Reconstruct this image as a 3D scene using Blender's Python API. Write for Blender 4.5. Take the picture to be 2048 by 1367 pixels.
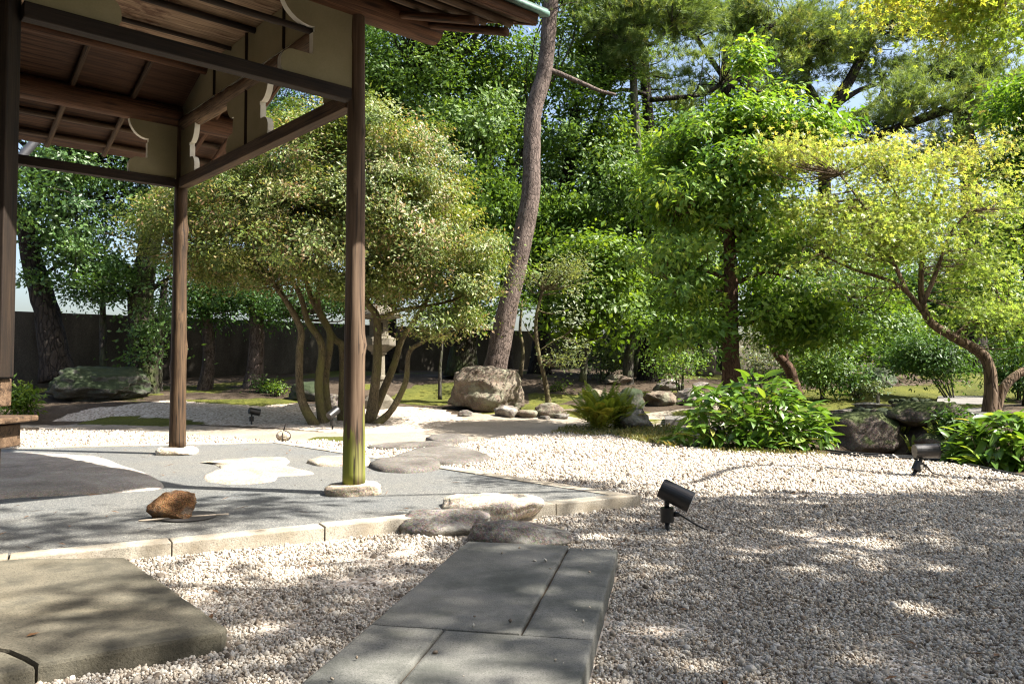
import bpy, bmesh, math, random
import numpy as np
from mathutils import Vector, Matrix, noise

for o in list(bpy.data.objects): bpy.data.objects.remove(o)
scene = bpy.context.scene
COL = scene.collection
R = math.radians

# ------------------------------------------------------------------ camera
CAMZ, F, CX, CY, PITCH = 0.9, 1593.0, 1024.0, 683.5, R(2.0)
cd = bpy.data.cameras.new('camera'); cam = bpy.data.objects.new('camera', cd); COL.objects.link(cam)
cd.sensor_width = 36; cd.lens = F / 2048 * 36; cd.clip_end = 3000; cd.clip_start = 0.05
cam.location = (0, 0, CAMZ); cam.rotation_euler = (math.pi / 2 + PITCH, 0, 0)
scene.camera = cam
# ------------------------------------------------------------------ sky, sun, exposure
SUN_EL, SUN_AZ = R(50), R(103)            # azimuth clockwise from +Y: sun stands to the right, a touch behind the camera
world = bpy.data.worlds.new('World'); scene.world = world; world.use_nodes = True
wn = world.node_tree.nodes; wn.clear()
sky = wn.new('ShaderNodeTexSky'); sky.sky_type = 'NISHITA'; sky.sun_disc = False
sky.sun_elevation = SUN_EL; sky.sun_rotation = SUN_AZ; sky.air_density = 1.0; sky.dust_density = 4.0; sky.ozone_density = 1.0
bg = wn.new('ShaderNodeBackground'); bg.inputs['Strength'].default_value = 0.082
wo = wn.new('ShaderNodeOutputWorld')
world.node_tree.links.new(sky.outputs[0], bg.inputs[0]); world.node_tree.links.new(bg.outputs[0], wo.inputs[0])
sd = bpy.data.lights.new('sun', 'SUN'); sd.energy = 5.0; sd.angle = R(0.55); sd.color = (1.0, 0.94, 0.86)
sun = bpy.data.objects.new('sun', sd); COL.objects.link(sun)
sdir = Vector((math.sin(SUN_AZ) * math.cos(SUN_EL), math.cos(SUN_AZ) * math.cos(SUN_EL), math.sin(SUN_EL)))
sun.rotation_euler = sdir.to_track_quat('Z', 'Y').to_euler(); sun.location = (20, -3, 30)
vs = scene.view_settings; vs.view_transform = 'Standard'; vs.look = 'None'; vs.exposure = 1.92; vs.gamma = 1; vs.use_curve_mapping = False
cy = scene.cycles
cy.max_bounces = 7; cy.diffuse_bounces = 4; cy.glossy_bounces = 2; cy.transmission_bounces = 4; cy.transparent_max_bounces = 4
cy.caustics_reflective = False; cy.caustics_refractive = False; cy.sample_clamp_indirect = 6
cy.use_denoising = True; cy.denoising_prefilter = 'NONE'; cy.pixel_filter_type = 'BLACKMAN_HARRIS'; cy.filter_width = 1.2
try: cy.denoiser = 'OPENIMAGEDENOISE'
except Exception: pass

# ------------------------------------------------------------------ image <-> world
CP, SP = math.cos(PITCH), math.sin(PITCH)
def ray(px, py):
    a, b = px - CX, CY - py
    return Vector((a, F * CP - b * SP, F * SP + b * CP))
def at(px, py, y):                                   # point seen at a pixel, at distance y
    d = ray(px, py); return Vector((d.x * y / d.y, y, CAMZ + d.z * y / d.y))
def atz(px, py, z):                                  # point seen at a pixel, at height z
    d = ray(px, py); k = (z - CAMZ) / d.z; return Vector((d.x * k, d.y * k, z))
def proj(x, y, z):
    f = y * CP + (z - CAMZ) * SP; u = -y * SP + (z - CAMZ) * CP
    return CX + F * x / f, CY - F * u / f
def sst(a, b, x):
    t = np.clip((x - a) / (b - a), 0, 1); return t * t * (3 - 2 * t)
_rg = np.random.default_rng(5); _tab = _rg.random((256, 256))
def vnoise(x, y):
    xi = np.floor(x).astype(int); yi = np.floor(y).astype(int); fx = x - xi; fy = y - yi
    fx = fx * fx * (3 - 2 * fx); fy = fy * fy * (3 - 2 * fy)
    g = lambda i, j: _tab[i % 256, j % 256]
    return (g(xi, yi) * (1 - fx) + g(xi + 1, yi) * fx) * (1 - fy) + (g(xi, yi + 1) * (1 - fx) + g(xi + 1, yi + 1) * fx) * fy
def fbm(x, y, o=4):
    s = 0; a = .5
    for i in range(o): s = s + a * vnoise(x + 17.3 * i, y + 9.1 * i); x = x * 2.03; y = y * 2.03; a *= .5
    return s
def inpoly(x, y, P):
    x = np.asarray(x, float); y = np.asarray(y, float); r = np.zeros(x.shape, bool); j = len(P) - 1
    for i in range(len(P)):
        xi, yi = P[i][0], P[i][1]; xj, yj = P[j][0], P[j][1]
        c = ((yi > y) != (yj > y)) & (x < (xj - xi) * (y - yi) / ((yj - yi) or 1e-9) + xi)
        r ^= c; j = i
    return r
# white gravel court outline (world), far edge read from the garden
COURT_E = [(20, 847), (180, 858), (345, 869), (470, 877), (565, 884), (640, 880), (740, 890), (830, 896), (890, 893), (960, 881), (1030, 872), (1100, 867),
           (1200, 866), (1290, 880), (1350, 893), (1450, 903), (1560, 908), (1680, 910), (1790, 916), (1890, 927), (1960, 938), (2048, 958)]
_e = [atz(p, q, 0.0) for p, q in COURT_E]
COURT = [(-12, 15)] + [(v.x, v.y) for v in _e] + [(5.2, 6.0), (6.5, 5.6), (9, 5.2), (14, 5), (14, -4), (-12, -4)]
def H(x, y):
    x = np.asarray(x, float); y = np.asarray(y, float)
    ramp = .88 * sst(11.3, 24, y)
    bumps = (fbm(x * .55 + 3, y * .55) - .47) * .22 * sst(11.5, 15, y) + (fbm(x * 2.1, y * 2.1) - .47) * .07 * sst(11, 12.5, y)
    bank = .33 * sst(4.9, 5.7, x) * sst(8.2, 9.3, y) * (1 - sst(12.5, 15, y))
    pit = -.42 * np.exp(-(((x - 4.75) / .75) ** 2 + ((y - 9.6) / .75) ** 2) ** 2)
    knoll = .16 * np.exp(-(((x + 6.6) / 2.2) ** 2 + ((y - 14.2) / .9) ** 2))
    return ramp + bumps + bank + pit + knoll - .03 * (1 - sst(10.8, 11.6, y))
def G(px, py):                                       # pixel -> point on the terrain
    d = ray(px, py); ys = np.arange(2, 60, .01); k = ys / d.y
    X = d.x * k; Z = CAMZ + d.z * k; m = np.nonzero(Z <= H(X, ys))[0]
    i = m[0] if len(m) else len(ys) - 1
    return Vector((X[i], ys[i], Z[i]))

# ------------------------------------------------------------------ object helpers
def tag(o, label=None, cat=None, group=None, kind=None):
    if label: o['label'] = label
    if cat: o['category'] = cat
    if group: o['group'] = group
    if kind: o['kind'] = kind
    return o
def empty(name, loc, label=None, cat=None, group=None, kind=None):
    o = bpy.data.objects.new(name, None); COL.objects.link(o); o.location = loc; o.empty_display_size = .1
    return tag(o, label, cat, group, kind)
def npmesh(name, V, Fc, mat, smooth=True, attr=None):
    me = bpy.data.meshes.new(name); V = np.asarray(V, np.float32); Fc = np.asarray(Fc, np.int32); k = Fc.shape[1]
    me.vertices.add(len(V)); me.vertices.foreach_set('co', V.ravel())
    me.loops.add(Fc.size); me.loops.foreach_set('vertex_index', Fc.ravel())
    me.polygons.add(len(Fc)); me.polygons.foreach_set('loop_start', np.arange(0, Fc.size, k, dtype=np.int32))
    me.polygons.foreach_set('use_smooth', np.full(len(Fc), smooth))
    for n, a in (attr or {}).items():
        at_ = me.attributes.new(n, 'FLOAT', 'POINT'); at_.data.foreach_set('value', np.asarray(a, np.float32))
    me.update(calc_edges=True)
    if mat: me.materials.append(mat)
    return me
def pymesh(name, V, Fc, mat, smooth=False):
    me = bpy.data.meshes.new(name); me.from_pydata([tuple(v) for v in V], [], [tuple(f) for f in Fc]); me.update()
    if smooth: me.polygons.foreach_set('use_smooth', [True] * len(me.polygons))
    if mat: me.materials.append(mat)
    return me
def wloc(p): return Vector(p.location) + (wloc(p.parent) if p.parent else Vector((0, 0, 0)))
def link(name, me, parent=None, loc=None, mw=None):
    o = bpy.data.objects.new(name, me); COL.objects.link(o)
    off = wloc(parent) if parent else Vector((0, 0, 0))
    if parent: o.parent = parent
    if mw is not None: o.matrix_local = Matrix.Translation(-off) @ mw
    elif loc is not None: o.location = Vector(loc) - off
    return o
def put(name, V, Fc, mat, parent=None, smooth=True, attr=None):     # mesh given in world coordinates; origin moved to its base (or its thing's base)
    V = np.asarray(V, float)
    if parent is not None: b = np.array(wloc(parent))
    else: b = np.array([(V[:, 0].min() + V[:, 0].max()) / 2, (V[:, 1].min() + V[:, 1].max()) / 2, V[:, 2].min()])
    ks = {len(f) for f in Fc} if not isinstance(Fc, np.ndarray) else {Fc.shape[1]}
    me = npmesh(name, V - b, Fc, mat, smooth, attr) if len(ks) == 1 else pymesh(name, V - b, Fc, mat, smooth)
    return link(name, me, parent, Vector(b))
def bevel_box(name, dims, mat, bev=.006, seg=2, jitter=0, seed=0):
    bm = bmesh.new(); bmesh.ops.create_cube(bm, size=1)
    for v in bm.verts: v.co = Vector((v.co.x * dims[0], v.co.y * dims[1], v.co.z * dims[2]))
    if jitter:
        rr = random.Random(seed)
        for v in bm.verts: v.co += Vector([rr.uniform(-jitter, jitter) for _ in range(3)])
    if bev: bmesh.ops.bevel(bm, geom=bm.edges[:], offset=bev, segments=seg, affect='EDGES', profile=.5)
    me = bpy.data.meshes.new(name); bm.to_mesh(me); bm.free(); me.materials.append(mat)
    return me
def frame(p0, p1):
    x = (p1 - p0).normalized(); up = Vector((0, 0, 1)) if abs(x.z) < .95 else Vector((0, 1, 0))
    y = up.cross(x).normalized(); z = x.cross(y)
    m = Matrix((x, y, z)).transposed().to_4x4(); m.translation = (p0 + p1) / 2
    return m
def bar(name, p0, p1, w, h, mat, parent, bev=.006):
    p0, p1 = Vector(p0), Vector(p1)
    return link(name, bevel_box(name, ((p1 - p0).length, w, h), mat, bev), parent, mw=frame(p0, p1))
def cat_rom(P, sub=6):
    P = [np.array(p, float) for p in P]
    if len(P) < 3: return [P[0] + (P[-1] - P[0]) * i / sub for i in range(sub + 1)]
    Q = [2 * P[0] - P[1]] + P + [2 * P[-1] - P[-2]]; out = []
    for i in range(1, len(Q) - 2):
        for j in range(sub):
            t = j / sub; a, b, c, d = Q[i - 1:i + 3]
            out.append(.5 * ((2 * b) + (-a + c) * t + (2 * a - 5 * b + 4 * c - d) * t * t + (-a + 3 * b - 3 * c + d) * t ** 3))
    out.append(P[-1]); return out
def tube(P, r0, r1, n=8, sub=5, wob=.0, seed=0, flare=0, prof=None, cap=True):
    C = np.array(cat_rom(P, sub)); m = len(C); t = np.linspace(0, 1, m)
    r = r0 + (r1 - r0) * t
    if prof is not None: r = np.interp(t, np.linspace(0, 1, len(prof)), prof)
    if flare: r = r * (1 + flare * np.exp(-t * m / sub / .35))
    T = np.gradient(C, axis=0); T /= np.linalg.norm(T, axis=1)[:, None] + 1e-9
    V = np.zeros((m, n, 3)); ang = np.arange(n) * 2 * np.pi / n
    ref = np.array([0, 1., 0]) if abs(T[0][1]) < .9 else np.array([1., 0, 0])
    u = ref - T[0] * (ref @ T[0]); u /= np.linalg.norm(u)
    for i in range(m):
        u = u - T[i] * (u @ T[i]); u /= np.linalg.norm(u) + 1e-9; w = np.cross(T[i], u)
        rr = np.full(n, r[i])
        if wob: rr = rr * (1 + np.array([wob * noise.noise(Vector((math.cos(a) * 1.3 + seed * 3.1, math.sin(a) * 1.3, i * .45))) for a in ang]))
        V[i] = C[i] + (np.cos(ang)[:, None] * u + np.sin(ang)[:, None] * w) * rr[:, None]
    V = V.reshape(-1, 3); I = np.arange(m * n).reshape(m, n)
    a = I[:-1]; b = np.roll(I, -1, 1)[:-1]; c = np.roll(I, -1, 1)[1:]; d = I[1:]
    Q = np.stack([a, b, c, d], -1).reshape(-1, 4)
    if cap:
        V = np.vstack([V, C[0], C[-1]]); k = len(V)
        c0 = np.stack([np.roll(I[0], -1), I[0], np.full(n, k - 2), np.full(n, k - 2)], -1)
        c1 = np.stack([I[-1], np.roll(I[-1], -1), np.full(n, k - 1), np.full(n, k - 1)], -1)
        T3 = np.vstack([c0[:, :3], c1[:, :3]])
        Q = np.vstack([Q[:, [0, 1, 2]], Q[:, [0, 2, 3]], T3])
    else: Q = np.vstack([Q[:, [0, 1, 2]], Q[:, [0, 2, 3]]])
    return V, Q
def merge(L):
    V, Q, n = [], [], 0
    for v, q in L: V.append(v); Q.append(q + n); n += len(v)
    return np.vstack(V), np.vstack(Q)
def log(name, p0, p1, r, mat, parent, knots=0, seed=0, n=14, wob=.06, r1=None, bow=0):
    p0, p1 = Vector(p0), Vector(p1); L = (p1 - p0).length; m = max(6, int(L * 14)); rr = random.Random(seed)
    K = [(rr.uniform(-.5, .5) * L, rr.uniform(0, 6.28), rr.uniform(.18, .34), rr.uniform(.03, .05)) for _ in range(knots)]
    V = []
    for i in range(m + 1):
        x = -L / 2 + L * i / m; ra = r + ((r1 or r) - r) * i / m; b = bow * math.sin(math.pi * i / m)
        for j in range(n):
            a = 2 * math.pi * j / n
            q = ra * (1 + wob * noise.noise(Vector((x * 1.7 + seed, math.cos(a) * 1.1, math.sin(a) * 1.1))))
            for kx, ka, kh, kw in K:
                da = (a - ka + math.pi) % (2 * math.pi) - math.pi
                q += ra * kh * math.exp(-((x - kx) / kw) ** 2 - (da / .45) ** 2)
            V.append((x, q * math.cos(a) + b, q * math.sin(a)))
    Fc = [(i * n + j, i * n + (j + 1) % n, (i + 1) * n + (j + 1) % n, (i + 1) * n + j) for i in range(m) for j in range(n)]
    Fc += [tuple(range(n - 1, -1, -1)), tuple(m * n + j for j in range(n))]
    me = pymesh(name, V, Fc, mat, True)
    return link(name, me, parent, mw=frame(p0, p1))
def prism(name, P, z0, z1, mat, parent=None, bev=.01, jitter=0, seed=0, sub=0):
    rr = random.Random(seed)
    if sub:
        Q = []
        for i in range(len(P)):
            a, b = np.array(P[i], float), np.array(P[(i + 1) % len(P)], float); k = max(1, int(np.linalg.norm(b - a) / sub))
            Q += [tuple(a + (b - a) * j / k) for j in range(k)]
        P = Q
    P = [(x + rr.uniform(-jitter, jitter), y + rr.uniform(-jitter, jitter)) for x, y in P]
    bm = bmesh.new(); vs_ = [bm.verts.new((x, y, z0)) for x, y in P]; f = bm.faces.new(vs_)
    if f.normal.z == 0: bm.normal_update()
    r_ = bmesh.ops.extrude_face_region(bm, geom=[f]); top = [g for g in r_['geom'] if isinstance(g, bmesh.types.BMVert)]
    for v in top: v.co.z = z1
    bmesh.ops.recalc_face_normals(bm, faces=bm.faces[:])
    if bev:
        ts = set(top); ed = [e for e in bm.edges if e.verts[0] in ts and e.verts[1] in ts]
        bmesh.ops.bevel(bm, geom=ed, offset=bev, segments=2, affect='EDGES', profile=.6)
    cx = sum(p[0] for p in P) / len(P); cy_ = sum(p[1] for p in P) / len(P); off = Vector((cx, cy_, z0))
    if parent: off = wloc(parent)
    for v in bm.verts: v.co -= off
    me = bpy.data.meshes.new(name); bm.to_mesh(me); bm.free(); me.materials.append(mat)
    return link(name, me, parent, off)

# ------------------------------------------------------------------ materials
class NT:
    def __init__(s, name):
        s.m = bpy.data.materials.new(name); s.m.use_nodes = True; s.t = s.m.node_tree; s.t.nodes.clear()
        s.out = s.t.nodes.new('ShaderNodeOutputMaterial'); s.p = s.n('ShaderNodeBsdfPrincipled'); s.l(s.p.outputs[0], s.out.inputs[0])
    def n(s, typ, ins=None, **kw):
        nd = s.t.nodes.new(typ)
        for k, v in kw.items(): setattr(nd, k, v)
        for k, v in (ins or {}).items():
            if hasattr(v, 'links') or isinstance(v, bpy.types.NodeSocket): s.l(v, nd.inputs[k])
            else: nd.inputs[k].default_value = v
        return nd
    def l(s, a, b): s.t.links.new(a, b)
    def coord(s, kind='Position', scale=(1, 1, 1), loc=(0, 0, 0)):
        src = s.n('ShaderNodeNewGeometry').outputs['Position'] if kind == 'Position' else s.n('ShaderNodeTexCoord').outputs[kind]
        return s.n('ShaderNodeMapping', {'Vector': src, 'Scale': scale, 'Location': loc}).outputs[0]
    def noise(s, co, scale, detail=4, rough=.55, dist=0):
        return s.n('ShaderNodeTexNoise', {'Vector': co, 'Scale': scale, 'Detail': detail, 'Roughness': rough, 'Distortion': dist}).outputs[0]
    def vor(s, co, scale, feature='F1', out=0, rand=1):
        return s.n('ShaderNodeTexVoronoi', {'Vector': co, 'Scale': scale, 'Randomness': rand}, feature=feature).outputs[out]
    def ramp(s, fac, stops, interp='LINEAR'):
        r = s.n('ShaderNodeValToRGB', {'Fac': fac}); e = r.color_ramp.elements; r.color_ramp.interpolation = interp
        while len(e) < len(stops): e.new(.5)
        for i, (p, c) in enumerate(stops):
            e[i].position = p; e[i].color = tuple(c) + (1,) if hasattr(c, '__len__') else (c, c, c, 1)
        return r.outputs[0]
    def mix(s, fac, a, b, mode='MIX'):
        m = s.n('ShaderNodeMix', data_type='RGBA', blend_type=mode)
        for i, v in ((0, fac), (6, a), (7, b)):
            if isinstance(v, bpy.types.NodeSocket): s.l(v, m.inputs[i])
            else: m.inputs[i].default_value = (tuple(v) + (1,)) if hasattr(v, '__len__') else v
        return m.outputs[2]
    def math(s, op, a, b=0.0):
        m = s.n('ShaderNodeMath', operation=op)
        for i, v in enumerate((a, b)):
            if isinstance(v, bpy.types.NodeSocket): s.l(v, m.inputs[i])
            else: m.inputs[i].default_value = v
        return m.outputs[0]
    def attr(s, name): return s.n('ShaderNodeAttribute', attribute_name=name).outputs['Fac']
    def bump(s, h, strength=.3, dist=.02, prev=None):
        b = s.n('ShaderNodeBump', {'Height': h, 'Strength': strength, 'Distance': dist})
        if prev: s.l(prev, b.inputs['Normal'])
        return b.outputs[0]
    def set(s, col=None, rough=.8, bump=None, spec=.3, metal=0):
        P = s.p
        if col is not None:
            if isinstance(col, bpy.types.NodeSocket): s.l(col, P.inputs['Base Color'])
            else: P.inputs['Base Color'].default_value = tuple(col) + (1,)
        if isinstance(rough, bpy.types.NodeSocket): s.l(rough, P.inputs['Roughness'])
        else: P.inputs['Roughness'].default_value = rough
        if bump: s.l(bump, P.inputs['Normal'])
        P.inputs['Specular IOR Level'].default_value = spec; P.inputs['Metallic'].default_value = metal
        return s.m
def wood(name, cols, grain=(1.2, 26, 26), rough=.75, coord='Object', bump=.35, stain=None):
    t = NT(name); co = t.coord(coord, grain); g = t.noise(co, 1.6, 6, .6, .4); fine = t.noise(t.coord(coord, (grain[0] * 2, grain[1] * 4, grain[2] * 4)), 2.5, 3)
    big = t.noise(t.coord(coord, (.7, 2, 2)), 1.4, 3)
    c = t.ramp(t.math('ADD', t.math('MULTIPLY', g, .6), t.math('MULTIPLY', big, .4)), [(.28, cols[0]), (.5, cols[1]), (.72, cols[2])])
    c = t.mix(.75, c, t.ramp(fine, [(.32, .15), (.62, 1.0)]), 'MULTIPLY'); kn = t.vor(t.coord(coord, (1.6, 9, 9), (1, 2, 7)), 1.0); c = t.mix(t.ramp(kn, [(.05, .85), (.16, 0.0)]), c, tuple(x * .5 for x in cols[0]))
    ck = t.noise(t.coord(coord, (.55, 30, 30), (2, 5, 3)), 1.3, 2, .5, .3); ckm = t.ramp(ck, [(.60, 0.0), (.635, .9), (.66, .9), (.70, 0.0)])
    c = t.mix(ckm, c, tuple(x * .35 for x in cols[0]))
    if stain:
        st = t.noise(t.coord(coord, (.9, 3.5, 3.5), (3, 1, 2)), 1.8, 5, .6, 1.2)
        c = t.mix(t.ramp(st, [(.52, 0.0), (.6, .85), (.7, .3)]), c, stain)
    return t.set(c, rough, t.bump(t.math('ADD', g, t.math('MULTIPLY', fine, .5)), bump, .006))
def rockmat(name, cols, scale=2.2, moss=None, moss_amt=.5, lichen=None, bump=.6, speck=.25, rough=.88, band=(1, 1, 1)):
    t = NT(name); co = t.coord('Position', band); a = t.noise(co, scale, 8, .62, .3); f = t.noise(t.coord('Position'), scale * 16, 4, .7); v = t.vor(t.coord('Position'), scale * 38, 'F1', 1)
    c = t.ramp(a, [(.3, cols[0]), (.5, cols[1]), (.68, cols[2])])
    g = t.noise(t.coord('Position'), 150, 3, .8); c = t.mix(speck, c, t.ramp(f, [(.32, .08), (.5, .5), (.68, 1.0)]), 'OVERLAY'); c = t.mix(.55, c, t.ramp(g, [(.35, .2), (.5, .5), (.65, .9)]), 'OVERLAY')
    c = t.mix(speck * .5, c, v, 'SOFT_LIGHT')
    if lichen:
        li = t.noise(t.coord('Position', loc=(7, 3, 1)), scale * 1.5, 7, .65, .6); c = t.mix(t.ramp(li, [(.52, 0.0), (.6, .75)]), c, lichen)
    if moss:
        nz = t.n('ShaderNodeSeparateXYZ', {0: t.n('ShaderNodeNewGeometry').outputs['Normal']}).outputs[2]
        mm = t.math('ADD', t.math('MULTIPLY', nz, .35), t.noise(t.coord('Position', loc=(2, 9, 4)), scale * 1.8, 6, .65))
        c = t.mix(t.ramp(mm, [(1.02 - moss_amt, 0.0), (1.14 - moss_amt, .9)]), c, moss)
    b = t.bump(a, bump, .08); b = t.bump(f, bump * .8, .015, b); b = t.bump(g, .5, .004, b)
    return t.set(c, rough, b, .25)
def leafmat(name, stops, trans=.38, rough=.42, patch=None, spec=.4, tint=(1.25, 1.15, .45)):
    t = NT(name); r = t.attr('rnd'); c = t.ramp(r, stops)
    lum = t.noise(t.coord('Position'), 1.3, 2); c = t.mix(.6, c, t.ramp(lum, [(.3, (.78, .84, .8)), (.68, (1.2, 1.15, .95))]), 'MULTIPLY')
    if patch:
        pn = t.noise(t.coord('Position', loc=(5, 1, 8)), patch[1], 4, .65); f = t.math('MULTIPLY', t.ramp(pn, [(.45, 0.0), (.62, 1.0)]), t.ramp(t.math('FRACT', t.math('MULTIPLY', r, 7.31)), [(patch[2], 0.0), (min(1, patch[2] + .1), 1.0)]))
        c = t.mix(f, c, patch[0])
    t.set(c, rough, None, spec)
    tr = t.n('ShaderNodeBsdfTranslucent', {'Color': t.mix(1.0, c, tint, 'MULTIPLY')})
    mx = t.n('ShaderNodeMixShader', {'Fac': trans}); t.l(t.p.outputs[0], mx.inputs[1]); t.l(tr.outputs[0], mx.inputs[2]); t.l(mx.outputs[0], t.out.inputs[0])
    return t.m
def barkmat(name, cols, scale=9, zs=.35, bump=.9, moss=None, rough=.9):
    t = NT(name); co = t.coord('Position', (1, 1, zs)); nz = t.noise(co, scale * .5, 5, .6)
    wv = t.n('ShaderNodeMixRGB', {'Fac': .12, 'Color1': co, 'Color2': t.n('ShaderNodeTexNoise', {'Vector': co, 'Scale': scale * .8}).outputs[1]}).outputs[0]
    e = t.vor(wv, scale, 'DISTANCE_TO_EDGE'); cr = t.ramp(e, [(.0, 0.0), (.16, 1.0)]); fine = t.noise(co, scale * 5, 4, .65)
    c = t.ramp(t.math('ADD', t.math('MULTIPLY', nz, .6), t.math('MULTIPLY', fine, .4)), [(.3, cols[0]), (.52, cols[1]), (.72, cols[2])])
    c = t.mix(t.ramp(cr, [(0, .75), (.8, 0.0)]), c, tuple(x * .3 for x in cols[0]))
    if moss: c = t.mix(t.ramp(t.noise(t.coord('Position'), 2.2, 5, .65), [(.46, 0.0), (.62, .8)]), c, moss)
    b = t.bump(cr, bump, .025); b = t.bump(fine, bump * .6, .012, b)
    return t.set(c, rough, b, .2)
def plain(name, col, rough=.5, spec=.4, metal=0, var=.15, scale=30):
    t = NT(name); n = t.noise(t.coord('Position'), scale, 4, .6)
    c = t.mix(1.0, col, t.ramp(n, [(.3, 1 - var), (.7, 1 + var * .4)]), 'MULTIPLY')
    return t.set(c, t.ramp(n, [(.3, rough * .85), (.7, min(1, rough * 1.15))]), t.bump(n, .08, .004), spec, metal)

WOOD_POST = wood('post_wood', [(0.0229, 0.0123, 0.0057), (0.0748, 0.0440, 0.0220), (0.1496, 0.0950, 0.0510)], (1.0, 18, 18), stain=None)
def near_post_mat():
    t = NT('mossy_post_wood'); co = t.coord('Object', (1.0, 18, 18)); g = t.noise(co, 1.6, 6, .6, .4); big = t.noise(t.coord('Object', (.8, 2, 2)), 1.4, 3)
    c = t.ramp(t.math('ADD', t.math('MULTIPLY', g, .6), t.math('MULTIPLY', big, .4)), [(.28, (.022, .013, .007)), (.5, (.088, .056, .034)), (.72, (.19, .132, .085))])
    z = t.n('ShaderNodeSeparateXYZ', {0: t.n('ShaderNodeNewGeometry').outputs['Position']}).outputs[2]
    zz = t.math('ADD', z, t.math('MULTIPLY', t.noise(t.coord('Object', (1.2, 14, 14)), 1.5, 4), .9))
    ck = t.noise(t.coord('Object', (.5, 30, 30), (2, 5, 3)), 1.3, 2, .5, .3); c = t.mix(t.ramp(zz, [(.75, .35), (1.9, .0)]), c, (.34, .27, .18))                     # weathered foot
    al = t.math('MULTIPLY', t.ramp(zz, [(.52, .15), (.62, .95), (.95, .75), (1.22, 0.0)]), t.ramp(t.noise(t.coord('Object', (.7, 9, 9), (4, 2, 2)), 1.6, 5), [(.32, .3), (.52, 1.0)]))
    c = t.mix(al, c, (.155, .18, .018)); c = t.mix(t.ramp(ck, [(.58, 0.0), (.61, .9), (.65, .9), (.69, 0.0)]), c, (.02, .013, .008))                                                    # algae stain
    return t.set(c, .8, t.bump(g, .45, .006))
WOOD_NEAR = near_post_mat()
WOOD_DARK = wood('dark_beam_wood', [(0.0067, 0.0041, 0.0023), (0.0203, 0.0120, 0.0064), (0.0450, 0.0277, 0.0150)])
WOOD_RED = wood('red_brown_log_wood', [(0.0297, 0.0120, 0.0048), (0.0945, 0.0408, 0.0168), (0.1755, 0.0816, 0.0360)])
WOOD_PALE = wood('stripped_log_wood', [(0.0510, 0.0289, 0.0145), (0.1530, 0.0952, 0.0510), (0.2805, 0.1913, 0.1105)], (1.2, 12, 12))
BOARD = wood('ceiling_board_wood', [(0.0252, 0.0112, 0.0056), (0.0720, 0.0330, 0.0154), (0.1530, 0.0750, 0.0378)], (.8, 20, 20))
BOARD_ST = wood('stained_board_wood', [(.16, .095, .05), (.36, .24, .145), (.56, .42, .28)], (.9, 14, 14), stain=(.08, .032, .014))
BENCH = wood('bench_wood', [(.05, .028, .015), (.14, .087, .05), (.25, .17, .105)], (1, 22, 22))
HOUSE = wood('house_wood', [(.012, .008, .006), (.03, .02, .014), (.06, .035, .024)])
t = NT('plaster'); n1 = t.noise(t.coord('Position'), 3, 5); n2 = t.noise(t.coord('Position'), 90, 3, .7)
PLASTER = t.set(t.mix(.12, t.ramp(n1, [(.3, (.21, .185, .105)), (.7, (.27, .242, .148))]), t.ramp(n2, [(.3, .35), (.7, .8)]), 'OVERLAY'), .93, t.bump(n2, .1, .002), .1)
t = NT('plaster_edge'); PLASTER_E = t.set(t.ramp(t.noise(t.coord('Position'), 14, 5), [(.3, (.62, .6, .5)), (.7, (.74, .72, .62))]), .9)
t = NT('verdigris_copper'); n1 = t.noise(t.coord('Position'), 6, 6, .65)
COPPER = t.set(t.ramp(n1, [(.3, (.035, .05, .04)), (.5, (.08, .15, .12)), (.7, (.17, .29, .235))]), .6, t.bump(n1, .15, .01), .4, .25)
# exposed aggregate floor
t = NT('exposed_aggregate'); co = t.coord('Position'); v = t.n('ShaderNodeTexVoronoi', {'Vector': co, 'Scale': 170.0}); bw = t.n('ShaderNodeRGBToBW', {0: v.outputs[1]}).outputs[0]
c = t.ramp(bw, [(.12, (.044, .047, .047)), (.38, (.085, .089, .086)), (.6, (.145, .145, .136)), (.85, (.28, .272, .25))])
c = t.mix(t.ramp(v.outputs[0], [(.35, 0.0), (.75, .7)]), c, (.11, .113, .11))
c = t.mix(1.0, c, t.ramp(t.noise(co, .9, 5, .6), [(.3, (.82, .86, .9)), (.7, (1.12, 1.08, 1.0))]), 'MULTIPLY')
AGG = t.set(c, .7, t.bump(v.outputs[0], -.6, .006), .35)
def granite(name, a, b, scale=160, stain=None):
    t = NT(name); co = t.coord('Position'); v = t.noise(co, scale, 3, .75); n = t.noise(co, 2.3, 6, .6)
    c = t.mix(1.0, t.ramp(n, [(.3, a), (.7, b)]), t.ramp(v, [(.34, .42), (.45, .9), (.62, 1.12)]), 'MULTIPLY')
    if stain: c = t.mix(t.ramp(t.noise(t.coord('Position', loc=(3, 3, 3)), 4.5, 6, .65), [(.47, 0.0), (.66, .8)]), c, stain)
    c = t.mix(1.0, c, t.ramp(t.noise(t.coord('Position', loc=(9, 1, 3)), 1.1, 7, .7, .8), [(.3, (.72, .74, .72)), (.5, (1, 1, 1)), (.7, (1.18, 1.15, 1.08))]), 'MULTIPLY')
    pit = t.noise(co, 26, 5, .7); return t.set(c, .85, t.bump(pit, .35, .01, t.bump(v, .5, .004)), .25)
KERB = granite('kerb_granite', (.28, .25, .2), (.42, .38, .31), 140, (.24, .2, .14))
SLAB = granite('path_slab_stone', (.115, .117, .106), (.205, .2, .178), 200, (.078, .081, .07))
SLAB_TAN = granite('tan_slab_stone', (.105, .094, .07), (.155, .14, .102), 150, (.055, .052, .04))
BRIDGE = granite('bridge_stone', (.13, .125, .115), (.19, .18, .165), 120)
LANT = granite('lantern_granite', (.12, .108, .085), (.19, .172, .135), 70, (.08, .07, .05))
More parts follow.
